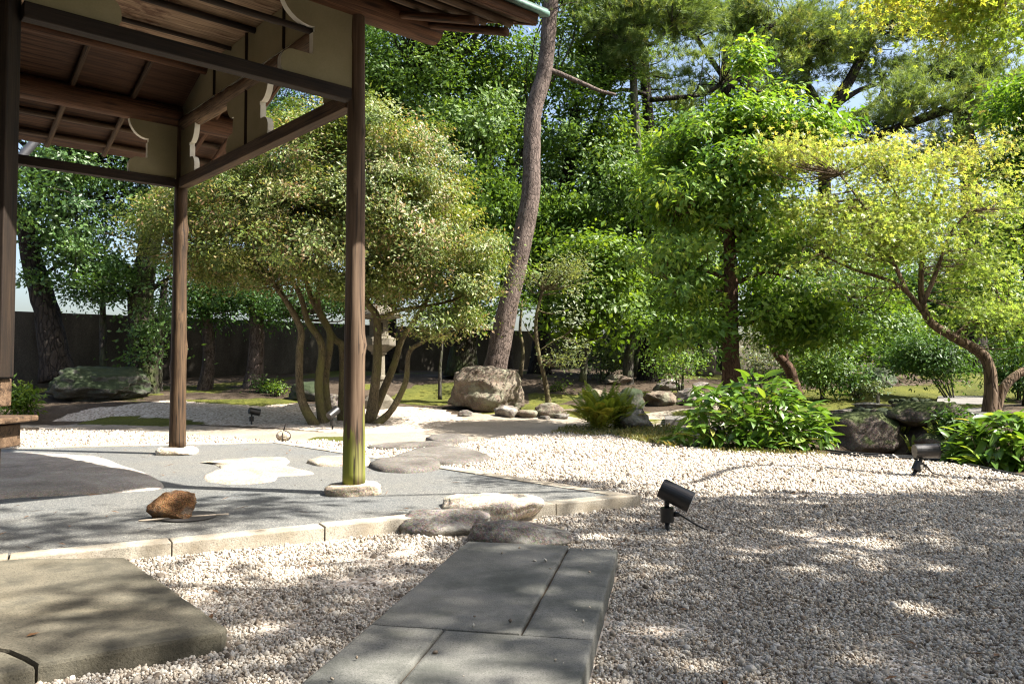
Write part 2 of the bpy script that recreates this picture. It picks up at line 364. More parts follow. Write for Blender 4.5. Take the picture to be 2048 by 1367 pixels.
PALE = rockmat('pale_granite', [(.3, .25, .19), (.44, .38, .3), (.6, .55, .46)], 3.5, speck=.5)
CREAM = rockmat('cream_stone', [(0.2380, 0.1904, 0.1368), (0.3094, 0.2618, 0.2023), (0.3808, 0.3391, 0.2797)], 3.5, speck=.4, bump=.5)
GREYROCK = rockmat('grey_rock', [(0.0680, 0.0598, 0.0510), (0.1360, 0.1190, 0.1020), (0.2312, 0.2108, 0.1836)], 2.4, speck=.4, lichen=(.32, .31, .27))
SHADED_STONE = rockmat('broad_floor_stone', [(0.2250, 0.2025, 0.1725), (0.3150, 0.2850, 0.2475), (0.4050, 0.3750, 0.3300)], 2.5, speck=.25, bump=.3)
STEP = rockmat('stepping_stone_rock', [(0.0651, 0.0574, 0.0488), (0.1070, 0.0974, 0.0848), (0.1535, 0.1447, 0.1285)], 2.2, speck=.3, bump=.3)
BROWN = rockmat('brown_boulder_rock', [(.07, .053, .038), (.135, .108, .08), (.21, .178, .138)], 2.4, lichen=(.22, .22, .155), moss=None, bump=.9, speck=.3)
DARKR = rockmat('dark_rock', [(0.0450, 0.0360, 0.0300), (0.0950, 0.0760, 0.0620), (0.1700, 0.1450, 0.1200)], 2.6, moss=(.055, .075, .02), moss_amt=.38, speck=.4)
MOSSR = rockmat('mossy_rock', [(0.0360, 0.0360, 0.0300), (0.0660, 0.0660, 0.0528), (0.1200, 0.1200, 0.0990)], 2.4, moss=(.02, .032, .011), moss_amt=.52, lichen=(.075, .08, .062))
RUST = rockmat('rusty_rock', [(.055, .036, .023), (.17, .085, .034), (.33, .2, .1)], 7, lichen=(.1, .085, .068), bump=.9, speck=.35)
# gravel
t = NT('gravel_bed'); co = t.coord('Position'); v = t.n('ShaderNodeTexVoronoi', {'Vector': co, 'Scale': 62.0}); bw = t.n('ShaderNodeRGBToBW', {0: v.outputs[1]}).outputs[0]
c = t.ramp(bw, [(.1, (.26, .19, .135)), (.3, (.48, .4, .31)), (.6, (.66, .59, .5)), (.9, (.78, .73, .65))])
c = t.mix(t.ramp(v.outputs[0], [(.4, 0.0), (.8, .75)]), c, (.3, .24, .18))
GRAVEL = t.set(c, .9, t.bump(v.outputs[0], -1.0, .012), .2)
t = NT('pebble_stone'); rnd = t.n('ShaderNodeObjectInfo').outputs['Random']
c = t.ramp(rnd, [(0, (.1, .088, .075)), (.06, (.2, .16, .12)), (.2, (.32, .27, .21)), (.42, (.4, .355, .29)), (.66, (.48, .44, .375)), (.88, (.58, .55, .49)), (1, (.36, .33, .28))])
PEBBLE = t.set(t.mix(.3, c, t.ramp(t.noise(t.coord('Position'), 140, 3), [(.3, .45), (.7, 1.0)]), 'MULTIPLY'), .88, None, .2)
# terrain
t = NT('garden_soil'); co = t.coord('Position'); n1 = t.noise(co, 1.1, 7, .62); n2 = t.noise(co, 24, 5, .7); v = t.n('ShaderNodeTexVoronoi', {'Vector': co, 'Scale': 34.0}); bw = t.n('ShaderNodeRGBToBW', {0: v.outputs[1]}).outputs[0]
soil = t.mix(.5, t.ramp(n1, [(.3, (.03, .022, .015)), (.55, (.062, .047, .033)), (.72, (.12, .095, .07))]), t.ramp(n2, [(.3, .15), (.7, .95)]), 'OVERLAY')
path = t.mix(.35, t.ramp(n1, [(.3, (.19, .162, .125)), (.7, (.3, .262, .21))]), t.ramp(n2, [(.3, .3), (.7, .8)]), 'OVERLAY')
grv = t.ramp(bw, [(.1, (.18, .14, .1)), (.4, (.38, .32, .255)), (.85, (.56, .49, .41))])
moss = t.ramp(t.math('ADD', t.math('MULTIPLY', n2, .5), t.math('MULTIPLY', n1, .5)), [(.32, (.032, .037, .01)), (.5, (.07, .077, .016)), (.66, (.135, .13, .026))])
edge = t.math('MULTIPLY', t.math('SUBTRACT', t.noise(co, 5, 6, .7), .5), 1.1)
def msk(a): return t.ramp(t.math('ADD', t.attr(a), edge), [(.42, 0.0), (.56, 1.0)])
c = t.mix(msk('path'), soil, path); c = t.mix(msk('grav'), c, grv); c = t.mix(msk('moss'), c, moss)
b = t.bump(n2, .6, .03); b = t.bump(v.outputs[0], -.3, .01, b)
SOIL = t.set(c, .95, b, .1)
t = NT('old_concrete'); co = t.coord('Position', (1, 1, .35)); n1 = t.noise(co, .9, 7, .65); n2 = t.noise(t.coord('Position'), 40, 4, .7)
c = t.mix(.45, t.ramp(n1, [(.3, (.03, .027, .022)), (.55, (.07, .062, .05)), (.72, (.14, .125, .098))]), t.ramp(n2, [(.3, .2), (.7, .9)]), 'OVERLAY')
CONC = t.set(c, .95, t.bump(n2, .35, .01), .1)
# barks
BARK_PINE = barkmat('pine_bark', [(0.0663, 0.0474, 0.0398), (0.1326, 0.1017, 0.0862), (0.2100, 0.1713, 0.1459)], 22, .3, .55)
BARK_GREY = barkmat('grey_bark', [(0.0350, 0.0315, 0.0266), (0.0700, 0.0630, 0.0525), (0.1190, 0.1085, 0.0910)], 13, .3, .6, (.07, .085, .035))
BARK_DARK = barkmat('dark_bark', [(0.0168, 0.0138, 0.0108), (0.0330, 0.0270, 0.0216), (0.0600, 0.0510, 0.0396)], 12, .3, .9)
BARK_IVY = barkmat('mossy_bark', [(0.0180, 0.0150, 0.0108), (0.0360, 0.0300, 0.0210), (0.0600, 0.0510, 0.0360)], 10, .4, .9, (.05, .07, .02))
BARK_OLIVE = barkmat('olive_smooth_bark', [(0.0638, 0.0503, 0.0277), (0.1125, 0.0900, 0.0525), (0.1762, 0.1462, 0.0900)], 30, .25, .2, (.12, .115, .04))
BARK_MAPLE = barkmat('maple_bark', [(0.0720, 0.0480, 0.0320), (0.1360, 0.0960, 0.0624), (0.2240, 0.1600, 0.1080)], 16, .18, .45)
BARK_RED = barkmat('red_brown_bark', [(0.0562, 0.0323, 0.0210), (0.1125, 0.0660, 0.0420), (0.1800, 0.1200, 0.0825)], 26, .3, .3)
# leaves
LF_CAM = leafmat('small_olive_leaf', [(0, (.055, .09, .03)), (.3, (.1, .155, .042)), (.62, (.165, .22, .062)), (.86, (.245, .275, .095)), (1, (.38, .31, .19))], .4, .44, ((.43, .29, .19), 1.3, .66), .45)
LF_LEFT = leafmat('glossy_dark_leaf', [(0, (0.034, 0.078, 0.023)), (.5, (0.069, 0.144, 0.039)), (1, (0.127, 0.218, 0.057))], 0.42, 0.44, None, .55)
LF_BACK = leafmat('mid_green_leaf', [(0, (0.048, 0.101, 0.024)), (.5, (0.099, 0.183, 0.035)), (.85, (0.165, 0.272, 0.048)), (1, (0.282, 0.330, 0.074))], 0.46, 0.5)
LF_BACK2 = leafmat('bright_green_leaf', [(0, (0.056, 0.112, 0.018)), (.5, (0.106, 0.188, 0.027)), (1, (0.200, 0.275, 0.044))], 0.5, 0.48)
LF_EVER = leafmat('fresh_green_leaf', [(0, (0.054, 0.132, 0.025)), (.4, (0.109, 0.217, 0.034)), (.8, (0.194, 0.310, 0.047)), (1, (0.342, 0.404, 0.062))], 0.5, 0.44, None, .5)
LF_MAPLE = leafmat('maple_leaf', [(0, (.13, .225, .05)), (.35, (.24, .335, .075)), (.6, (.345, .405, .1)), (.8, (.44, .42, .11)), (1, (.54, .33, .09))], .58, .42, None, .4, (1.12, 1.1, .68))
LF_MAPLE2 = leafmat('turning_maple_leaf', [(0, (.14, .25, .045)), (.45, (.26, .35, .06)), (.8, (.42, .39, .07)), (1, (.56, .34, .08))], .6, .45, None, .3, (1.15, 1.1, .58))
LF_PALE = leafmat('pale_grey_green_leaf', [(0, (0.086, 0.115, 0.063)), (.5, (0.149, 0.190, 0.098)), (1, (0.230, 0.265, 0.138))], 0.42, 0.48, None, .5)
LF_DARK = leafmat('deep_green_leaf', [(0, (0.029, 0.070, 0.018)), (.6, (0.055, 0.125, 0.029)), (1, (0.117, 0.195, 0.044))], 0.4, 0.48)
LF_PINE = leafmat('pine_needle', [(0, (0.078, 0.132, 0.048)), (.5, (0.150, 0.222, 0.078)), (.85, (0.228, 0.294, 0.108)), (1, (0.348, 0.312, 0.144))], .45, .5, None, .25)
LF_SASA = leafmat('bamboo_grass_leaf', [(0, (0.069, 0.149, 0.025)), (.5, (0.115, 0.218, 0.034)), (.88, (0.184, 0.299, 0.052)), (1, (0.345, 0.299, 0.098))], 0.42, .33, None, .55)
LF_FERN = leafmat('fern_leaf', [(0, (0.164, 0.234, 0.047)), (.5, (0.281, 0.351, 0.060)), (1, (0.515, 0.398, 0.094))], 0.45, .5)
LF_GRASS = leafmat('dry_grass_blade', [(0, (.09, .12, .035)), (.5, (.16, .165, .055)), (1, (.28, .23, .1))], .35, .6)
STEM = plain('green_stem', (.13, .12, .05), .7)
BLACK = plain('black_painted_metal', (.011, .0105, .0105), .42, .5, 0, .2, 60)
LENS = plain('frosted_lens', (.55, .56, .55), .25, .6)
RUBBER = plain('black_rubber', (.012, .012, .012), .55, .4)
STICKER = plain('pale_sticker', (.55, .53, .48), .6)
ROPE = plain('black_palm_rope', (.02, .017, .014), .95, .1, 0, .5, 200)
IRON = plain('dark_iron', (.04, .038, .036), .6)
ROD = plain('bamboo_rod', (.42, .36, .28), .6)
PIPE = plain('grey_downpipe_metal', (.035, .036, .04), .5, .5)
LITTER = plain('brown_leaf_litter', (.17, .085, .035), .8)

# ------------------------------------------------------------------ ground
def axis(lo, hi, step, far0, far1):
    a = np.arange(lo, hi + 1e-6, step); k = np.geomspace(step * 2, 1, 1)
    out = [hi + s for s in np.geomspace(.3, far1 - hi, 26)]; inn = [lo - s for s in np.geomspace(.3, lo - far0, 26)][::-1]
    return np.concatenate([inn, a, out])
gx = axis(-15, 16, .11, -600, 600); gy = axis(-1, 34, .11, -300, 900)
X, Y = np.meshgrid(gx, gy); Z = H(X, Y); ny, nx = X.shape
I = np.arange(ny * nx).reshape(ny, nx)
Q = np.stack([I[:-1, :-1], I[:-1, 1:], I[1:, 1:], I[1:, :-1]], -1).reshape(-1, 4)
PXs, PYs = proj(X, np.maximum(Y, .5), Z)
GRAV2 = [(100, 842), (170, 818), (330, 800), (470, 806), (600, 806), (760, 812), (880, 815), (930, 838), (850, 862), (720, 868), (560, 855), (350, 846), (220, 842)]
PATHP = [(40, 850), (345, 848), (560, 858), (720, 868), (880, 850), (930, 825), (1100, 815), (1250, 830), (1420, 812), (1560, 808), (1560, 850), (1350, 880), (1180, 868), (960, 885), (880, 900), (560, 892), (345, 872), (20, 852)]
MOSSP = [[(150, 846), (230, 832), (345, 836), (420, 846), (345, 852), (230, 850)], [(1540, 806), (1600, 780), (1760, 772), (1990, 768), (2060, 790), (1900, 826), (1700, 828)], [(760, 805), (830, 770), (960, 760), (1000, 790), (880, 812)], [(1060, 812), (1060, 785), (1180, 790), (1120, 808)],
         [(620, 872), (700, 872), (700, 882), (620, 882)], [(340, 800), (520, 796), (640, 800), (520, 812)]]
near = Y > 2
grav = inpoly(PXs, PYs, GRAV2) & near
path = inpoly(PXs, PYs, PATHP) & near
mossm = np.zeros_like(grav)
for P in MOSSP: mossm |= inpoly(PXs, PYs, P) & near
mn = sst(.5, .62, fbm(X * .6 + 20, Y * .6 + 4)) * sst(12, 14, Y) * .8
put('ground', np.stack([X, Y, Z], -1).reshape(-1, 3), Q, SOIL, attr={'grav': grav.ravel().astype(float), 'path': path.ravel().astype(float), 'moss': np.maximum(mossm.astype(float), mn * (~grav)).ravel()})['kind'] = 'structure'
bpy.data.objects['ground']['label'] = 'brown garden soil with moss patches behind the gravel court'

# white gravel court: sheet and pebbles
bm = bmesh.new()
Cp = []
for i in range(len(COURT)):
    a, b = np.array(COURT[i]), np.array(COURT[(i + 1) % len(COURT)]); k = max(1, int(np.linalg.norm(b - a) / .12))
    Cp += [a + (b - a) * j / k for j in range(k)]
rr = random.Random(1)
vs_ = [bm.verts.new((p[0] + rr.uniform(-.02, .02), p[1] + rr.uniform(-.03, .03), .0)) for p in Cp]
f = bm.faces.new(vs_); bmesh.ops.triangulate(bm, faces=[f]); bmesh.ops.recalc_face_normals(bm, faces=bm.faces[:])
if bm.faces[:][0].normal.z < 0: bmesh.ops.reverse_faces(bm, faces=bm.faces[:])
me = bpy.data.meshes.new('gravel_court'); bm.to_mesh(me); bm.free(); me.materials.append(GRAVEL)
o = link('gravel_court', me); o.location.z = .002; tag(o, 'flat white gravel court round the porch floor', None, None, 'structure')

# ------------------------------------------------------------------ porch floor, kerbs
ZP = .08
T_ = atz(1281, 990, ZP); B_ = atz(560, 882, ZP); L1 = atz(0, 1119, ZP); L2 = atz(60, 893.5, ZP)
T2, B2 = np.array(T_[:2]), np.array(B_[:2])
FL = T2 + (np.array(L1[:2]) - T2) * 2.0; BL = B2 + (np.array(L2[:2]) - B2) * 2.6
PLAT = [tuple(T2), tuple(B2), tuple(BL), tuple(FL)]
def inset(P, d):
    P = [np.array(p) for p in P]; c = sum(P) / len(P); out = []
    for i in range(len(P)):
        a, b, c2 = P[i - 1], P[i], P[(i + 1) % len(P)]
        n1 = np.array([-(b - a)[1], (b - a)[0]]); n1 /= np.linalg.norm(n1); n2 = np.array([-(c2 - b)[1], (c2 - b)[0]]); n2 /= np.linalg.norm(n2)
        if n1 @ (c - b) < 0: n1 = -n1
        if n2 @ (c - b) < 0: n2 = -n2
        m = np.linalg.solve(np.array([n1, n2]), np.array([d, d])); out.append(tuple(b + m))
    return out
INN = inset(PLAT, .125)
pf = prism('porch_floor', INN, -.05, ZP - .006, AGG, bev=0); tag(pf, 'grey exposed aggregate floor under the porch', None, None, 'structure')
def kerb_run(a, b, ia, ib, lens, seed):
    a, b, ia, ib = map(np.array, (a, b, ia, ib)); Lt = np.linalg.norm(b - a); d = (b - a) / Lt; cuts = [0]; i = 0
    while cuts[-1] < Lt - .3: cuts.append(min(Lt, cuts[-1] + lens[i % len(lens)])); i += 1
    if cuts[-1] < Lt: cuts[-1] = Lt
    n = np.array([-d[1], d[0]]); n = n if n @ (ia - a) > 0 else -n
    for k in range(len(cuts) - 1):
        g = .004; s0, s1 = cuts[k] + (g if k else 0), cuts[k + 1] - (g if k < len(cuts) - 2 else 0)
        p0, p1 = a + d * s0, a + d * s1
        q0 = ia if k == 0 else p0 + n * .125; q1 = ib if k == len(cuts) - 2 else p1 + n * .125
        prism('kerb_stone', [p0, p1, q1, q0], -.1, ZP + .002 * ((k * 7) % 3), KERB, pf, .006, .0015, seed + k)
kerb_run(PLAT[0], PLAT[3], INN[0], INN[3], [.66, .72, .72, .74], 1)
kerb_run(PLAT[0], PLAT[1], INN[0], INN[1], [.8, .75, .78], 30)
kerb_run(PLAT[1], PLAT[2], INN[1], INN[2], [.75, .8], 60)

# ------------------------------------------------------------------ stone path and slab
ZS = .08
pA, pB = np.array(atz(930, 1083, ZS)[:2]), np.array(atz(1237, 1097, ZS)[:2])
pd = np.array([.19, .98]); pd /= np.linalg.norm(pd); pr = np.array([pd[1], -pd[0]])
wid = (pB - pA) @ pr
def PS(u, v): return tuple(pA + pr * u - pd * v)
sp = empty('stone_path', (pA[0], pA[1], 0), 'grey cut stone path leading up to the porch', None, None, 'structure')
g = .004
for k, (u0, u1, v0, v1, c) in enumerate([(0, .497, -.03, 1.25, 0), (.497, wid, .0, 1.25, 0), (0, .251, 1.25, 2.7, 0), (.251, wid, 1.25, 2.7, 0)]):
    prism('paving_slab', [PS(u0 + g, v0 + g), PS(u1 - g, v0 + g), PS(u1 - g, v1 - g), PS(u0 + g, v1 - g)], -.08, ZS + [0, -.003, .002, -.001][k], SLAB, sp, .011, .002, k, .09)
jm = prism('joint_fill', [PS(.012, 0), PS(wid - .012, .02), PS(wid - .012, 2.68), PS(.012, 2.68)], -.06, ZS - .014, SOIL, sp, 0)
ZT = .075
def tz(p, q): v = atz(p, q, ZT); return (v.x, v.y)
s1 = prism('stone_slab', [tz(250, 1113), tz(330, 1168), tz(452, 1253), tz(445, 1262), tz(300, 1286), tz(190, 1305), tz(76, 1326), tz(52, 1312), tz(18, 1296), tz(-60, 1284), tz(-500, 1268), tz(-420, 1122), tz(-120, 1119)], -.06, ZT, SLAB_TAN, None, .012, .004, 3, .1)
tag(s1, 'broad tan stone slab beside the kerb at lower left', 'stone slab')
s2 = prism('stone_slab', [tz(72, 1327), tz(48, 1314), tz(14, 1299), tz(-62, 1287), tz(-400, 1272), tz(-300, 1400), tz(-40, 1355), tz(5, 1341)], -.06, ZT - .004, SLAB_TAN, None, .012, .003, 4, .1)
tag(s2, 'broken-off corner of the tan slab, left of the crack', 'stone slab')

# ------------------------------------------------------------------ rocks
def ico(sub):
    bm = bmesh.new(); bmesh.ops.create_icosphere(bm, subdivisions=sub, radius=1)
    V = np.array([v.co[:] for v in bm.verts]); Fc = np.array([[v.index for v in f.verts] for f in bm.faces]); bm.free(); return V, Fc
ICO = {k: ico(k) for k in (1, 2, 3, 4, 5)}
def rockmesh(sub, dims, seed, rough=.22, cuts=9, boxy=.75, detail=.05):
    V, Fc = ICO[sub]; V = V.copy(); rg = np.random.default_rng(seed)
    V = np.sign(V) * np.abs(V) ** boxy
    for _ in range(cuts):
        n = rg.normal(size=3); n /= np.linalg.norm(n); d = rg.uniform(.68, .98); k = V @ n - d; V = V - np.outer(np.maximum(k, 0), n) * .92
    off = rg.uniform(0, 50, 3)
    dn = np.array([noise.fractal(Vector(p * 1.3 + off), .9, 2.1, 5) for p in V]) ; d2 = np.array([noise.noise(Vector(p * 6 + off)) for p in V])
    V = V * (1 + rough * dn + detail * d2)[:, None]
    return V * np.array(dims) , Fc
OBST = []
def rock(name, label, cat, px, py, wpx, hpx, mat, seed, dr=.8, sub=4, z0=None, sink=.18, rot=None, group=None, parent=None, **kw):
    p = G(px, py) if z0 is None else atz(px, py, z0)
    w = wpx * p.y / F; h = hpx * p.y / F; d = w * dr
    V, Fc = rockmesh(sub, (w / 2, d / 2, h / 2 * (1 + sink) * 1.06), seed, **kw)
    V[:, 2] *= h * (1 + sink) / (V[:, 2].max() - V[:, 2].min()); V[:, 2] -= V[:, 2].min(); V[:, 0] *= w / (V[:, 0].max() - V[:, 0].min()); V[:, 0] -= (V[:, 0].max() + V[:, 0].min()) / 2
    a = rot if rot is not None else 0.0; c, s = math.cos(a), math.sin(a); V[:, :2] = V[:, :2] @ np.array([[c, s], [-s, c]])
    ctr = np.array([p.x, p.y + d * .42, p.z - h * sink * .9]); V += ctr
    OBST.append((ctr[0], ctr[1], w * .47, d * .47))
    o = put(name, V, Fc, mat, parent)
    if parent is None: tag(o, label, cat, group)
    return o
def flat_stone(name, label, P, z, mat, seed, h=.05, z0=0., cat='stone', rnd=.08):
    # P: outline in pixels on height z; a low stone with rounded shoulders and uneven top
    W = np.array([atz(a, b, z)[:2] for a, b in P]); W = np.array(cat_rom([(x, y, 0) for x, y in list(W) + [W[0]]], 6))[:-1, :2]; c = W.mean(0); rg = random.Random(seed); V = []; n = len(W)
    for k, zz in ((1.03, z0 - .06), (1.02, z0 + .3 * (z - z0)), (.99, z0 + .75 * (z - z0)), (.95, z), (.8, z + .009), (.55, z + .013), (.28, z + .012)):
        for w in W:
            q = c + (w - c) * k; V.append((q[0], q[1], zz + (.016 if k < .97 else 0) * noise.noise(Vector((q[0] * 6, q[1] * 6, seed)))))
    V.append((c[0], c[1], z + .011)); m = 7
    Fc = [(i * n + j, i * n + (j + 1) % n, (i + 1) * n + (j + 1) % n, (i + 1) * n + j) for i in range(m - 1) for j in range(n)] + [((m - 1) * n + j, (m - 1) * n + (j + 1) % n, m * n) for j in range(n)]
    Fc3 = []
    for f in Fc: Fc3 += [f] if len(f) == 3 else [(f[0], f[1], f[2]), (f[0], f[2], f[3])]
    o = put(name, V, np.array(Fc3), mat); tag(o, label, cat); STONEPOLY.append([tuple(w) for w in W]); return o
STONEPOLY = []
flat_stone('embedded_stone', 'large pale flat stone half in roof shade, leftmost in the porch floor', [(-260, 930), (-120, 905), (60, 902), (190, 910), (245, 927), (296, 944), (324, 961), (308, 971), (190, 979), (60, 985), (-200, 994)], ZP + .02, SHADED_STONE, 1, z0=ZP - .03)
flat_stone('embedded_stone', 'sunlit cream stone let into the middle of the porch floor', [(412, 960), (408, 948), (440, 935), (420, 924), (400, 922), (480, 915), (560, 912), (580, 920), (575, 930), (628, 943), (600, 948), (558, 950), (545, 960), (470, 966)], ZP + .004, CREAM, 2, z0=ZP - .03)
flat_stone('embedded_stone', 'narrow cream stone behind the foot of the mossy post', [(613, 920), (640, 912), (690, 910), (735, 913), (735, 924), (690, 926), (640, 926)], ZP + .02, CREAM, 3, z0=ZP - .03)
flat_stone('stepping_stone', 'flat grey-brown stepping stone overlapping the rear kerb', [(736, 925), (760, 916), (810, 912), (860, 914), (882, 922), (870, 932), (820, 937), (760, 934)], .11, STEP, 4)
flat_stone('stepping_stone', 'wide grey-brown stepping stone just behind the rear kerb stone', [(785, 910), (830, 896), (890, 890), (940, 896), (978, 908), (960, 916), (900, 922), (850, 918)], .06, STEP, 5)
flat_stone('stepping_stone', 'thin grey stone at the edge of the earth path', [(735, 890), (790, 884), (850, 882), (905, 884), (890, 889), (830, 890), (790, 893)], .04, STEP, 6)
flat_stone('stepping_stone', 'small round pale stone set in the earth path', [(852, 873), (880, 867), (920, 867), (936, 873), (910, 878), (870, 878)], .03, STEP, 7)
rock('entry_stone', 'rounded speckled stone at the kerb, left of the three entry stones', 'stone', 888, 1074, 192, 46, GREYROCK, 11, .75, z0=0, sink=.35, cuts=5, rough=.12, boxy=.7)
rock('entry_stone', 'pale sunlit stone breaking the kerb, rearmost of the three entry stones', 'stone', 985, 1052, 215, 52, PALE, 12, .8, z0=0, sink=.35, cuts=5, rough=.14, boxy=.75)
rock('entry_stone', 'low grey stone against the end of the cut stone path', 'stone', 1040, 1087, 214, 37, GREYROCK, 13, .55, z0=0.03, sink=.6, cuts=4, rough=.1, boxy=.7)
rock('rust_rock', 'rust-orange rock standing on the porch floor', 'rock', 331, 1041, 92, 54, RUST, 21, .8, z0=ZP - .004, sink=.35, cuts=12, rough=.2)
# drain lid and rod by the rust rock
c0 = atz(372, 1034, ZP); bm = bmesh.new()
bmesh.ops.create_cone(bm, cap_ends=True, segments=32, radius1=.155, radius2=.155, depth=.008)
bmesh.ops.bevel(bm, geom=[e for e in bm.edges if len(e.link_faces) == 2 and e.calc_face_angle(0) > 1], offset=.002, segments=1, affect='EDGES')
me = bpy.data.meshes.new('drain_lid'); bm.to_mesh(me); bm.free(); me.materials.append(IRON)
o = link('drain_lid', me, None, (c0.x, c0.y + .03, ZP + .001)); tag(o, 'round dark drain lid under the rust-orange rock', 'drain lid')
a, b = atz(277, 1041, ZP + .006), atz(457, 1027, ZP + .006)
V, Q = tube([a, (a + b) / 2 + Vector((0, 0, .002)), b], .0055, .0045, 8); tag(put('bamboo_rod', V, Q, ROD), 'thin pale rod lying in front of the rust-orange rock', 'rod')
# barrier stone tied with rope
bs = atz(567, 881, .0); be = empty('barrier_stone', bs, 'small round stone tied with black rope at the rear floor corner', 'barrier stone')
V, Q = rockmesh(4, (.085, .085, .062), 31, .1, 4, .9); V[:, 2] -= V[:, 2].min(); put('stone', V + np.array(bs), Q, PALE, be)
for ax in (0, 1):
    A = np.linspace(0, 2 * math.pi, 25); C = [(bs.x + (.089 * math.cos(q) if ax == 0 else .01), bs.y + (.089 * math.cos(q) if ax else -.0), bs.z + .06 + .066 * math.sin(q)) for q in A]
    V, Q = tube(C, .006, .006, 6, 1); put('rope', V, Q, ROPE, be)
V, Q = tube([bs + Vector((0, 0, .12)), bs + Vector((.012, 0, .16)), bs + Vector((.022, .01, .215))], .011, .006, 7, 4, .3); put('rope_knot', V, Q, ROPE, be)

BR = rock('boulder', 'large brown boulder in front of the leaning pine', 'boulder', 970, 825, 160, 94, BROWN, 47, .75, 5, sink=.12, cuts=9, rough=.17, boxy=.85)
rock('boulder', 'broad moss-green boulder by the wall at the far left', 'boulder', 172, 804, 205, 72, MOSSR, 52, .6, 5, sink=.15, cuts=6, rough=.26, boxy=.9)
ROCKS = [('rock', 'smooth egg-shaped stone in front of the brown boulder', 930, 833, 30, 13, GREYROCK, 61, .8), ('rock', 'jagged pale stone at the right foot of the brown boulder', 1012, 835, 50, 24, GREYROCK, 62, .8),
 ('rock', 'low pinkish stone between the jagged stone and the flat rock', 1052, 836, 50, 16, BROWN, 63, .8), ('rock', 'flat-topped brown rock beside the fern', 1103, 836, 66, 30, BROWN, 64, .7),
 ('rock', 'little round stone in front of the flat-topped rock', 1088, 838, 26, 7, GREYROCK, 65, .9), ('rock', 'little grey stone left of the fern roots', 1125, 838, 30, 11, GREYROCK, 66, .9),
 ('rock', 'grey rock right of the fern', 1275, 858, 72, 42, GREYROCK, 67, .8), ('rock', 'tall mossy rock behind the fern', 1262, 822, 62, 46, MOSSR, 68, .8),
 ('rock', 'angular dark rock in the bank right of the mossy rock', 1325, 812, 70, 30, BROWN, 69, .7), ('rock', 'grey block edging the bank left of the bamboo grass', 1385, 810, 60, 34, GREYROCK, 70, .7),
 ('rock', 'buried brown stone high on the bank', 1190, 798, 66, 20, BROWN, 71, .8), ('rock', 'dark upright rock behind the straight tree trunk', 1415, 752, 45, 52, DARKR, 72, .8),
 ('rock', 'pale stone left of the straight tree trunk', 1405, 778, 36, 14, GREYROCK, 73, .8),
 ('rock', 'big dark rock sloping up beside the bamboo grass', 1745, 908, 172, 82, DARKR, 74, .8), ('rock', 'heavy dark capstone over the dry stream', 1862, 852, 150, 48, DARKR, 75, .6),
 ('rock', 'dark rock in the streambed behind the tilted lamp', 1890, 903, 90, 36, DARKR, 76, .7), ('rock', 'long pale stone along the stream edge', 1742, 832, 160, 13, GREYROCK, 77, .35),
 ('rock', 'mossy round boulder behind the small clipped shrub', 1735, 790, 60, 42, MOSSR, 78, .8), ('rock', 'dark boulder under the far trees at right', 1770, 775, 70, 40, MOSSR, 79, .7),
 ('rock', 'upper grey boulder among the far shrubs', 1800, 748, 75, 38, MOSSR, 80, .7), ('rock', 'flat grey stone on the moss lawn', 1752, 815, 84, 10, GREYROCK, 81, .5),
 ('rock', 'low mossy stone behind the multi-stemmed tree', 610, 803, 80, 40, MOSSR, 82, .7), ('rock', 'small stone beside the multi-stemmed tree roots', 668, 818, 50, 30, GREYROCK, 83, .8),
 ('rock', 'flat stone in the earth left of the fern', 1150, 826, 60, 9, BROWN, 84, .6), ('rock', 'brown stone on the far bank behind the pale shrub', 1240, 770, 56, 22, BROWN, 85, .7),
 ('rock', 'grey stone in the bank below the thick far trunk', 1340, 782, 60, 24, GREYROCK, 86, .7), ('rock', 'dark stone by the foot of the maple', 1912, 838, 60, 34, DARKR, 87, .8)]
for nm, lb, px, py, w, h, m, sd_, dr in ROCKS:
    rock(nm, lb, 'rock', px, py, w, h, m, sd_, dr, 4 if w > 50 else 3, cuts=10 if m in (BROWN, GREYROCK) else 6, rough=.2, boxy=.78)
# cobble banks of the dry stream
def cobbles(label, pts, seed, n, rows):
    base = G(*pts[0]); cb = empty('cobble_bank', base, label, 'stone bank'); rg = random.Random(seed)
    Vs = [rockmesh(2, (1, 1, 1), 200 + k, .1, 3, .85, .02) for k in range(5)]; mes = [npmesh('cobble', v, f, DARKR if k % 2 else MOSSR) for k, (v, f) in enumerate(Vs)]
    A, B = G(*pts[0]), G(*pts[1])
    for r_ in range(rows):
        for i in range(n):
            p = A.lerp(B, (i + .5 * (r_ % 2) + rg.uniform(-.2, .2)) / n); s = (B - A).length / n * .56 * rg.uniform(.85, 1.2)
            o = link('cobble', mes[rg.randrange(5)], cb, p + Vector((0, -.05 + .06 * r_, .03 + r_ * s * 1.15))); o.scale = (s * 1.15, s, s * .8); o.rotation_euler = (rg.uniform(-.3, .3), rg.uniform(-.3, .3), rg.uniform(0, 6))
cobbles('bank of small dark cobbles beside the stone bridge', [(1788, 822), (1874, 822)], 3, 7, 3)
cobbles('row of cobbles under the pale stream edge stone', [(1690, 846), (1775, 850)], 4, 6, 2)
# bridge slab
q = [G(1876, 788), G(1985, 790), G(1990, 832), G(1868, 830)]
o = prism('stone_bridge', [(v.x, v.y) for v in q], .1, .34, BRIDGE, None, .015, .004, 5, .3); tag(o, 'flat pale stone bridge slab behind the maple trunk', 'bridge')
q = [G(1330, 838), G(1420, 832), G(1420, 848), G(1330, 850)]
o = prism('path_stone', [(v.x, v.y) for v in q], -.1, max(v.z for v in q) + .02, BRIDGE, None, .01, .004, 6, .3); tag(o, 'bright pale paving stone left of the bamboo grass', 'paving stone')

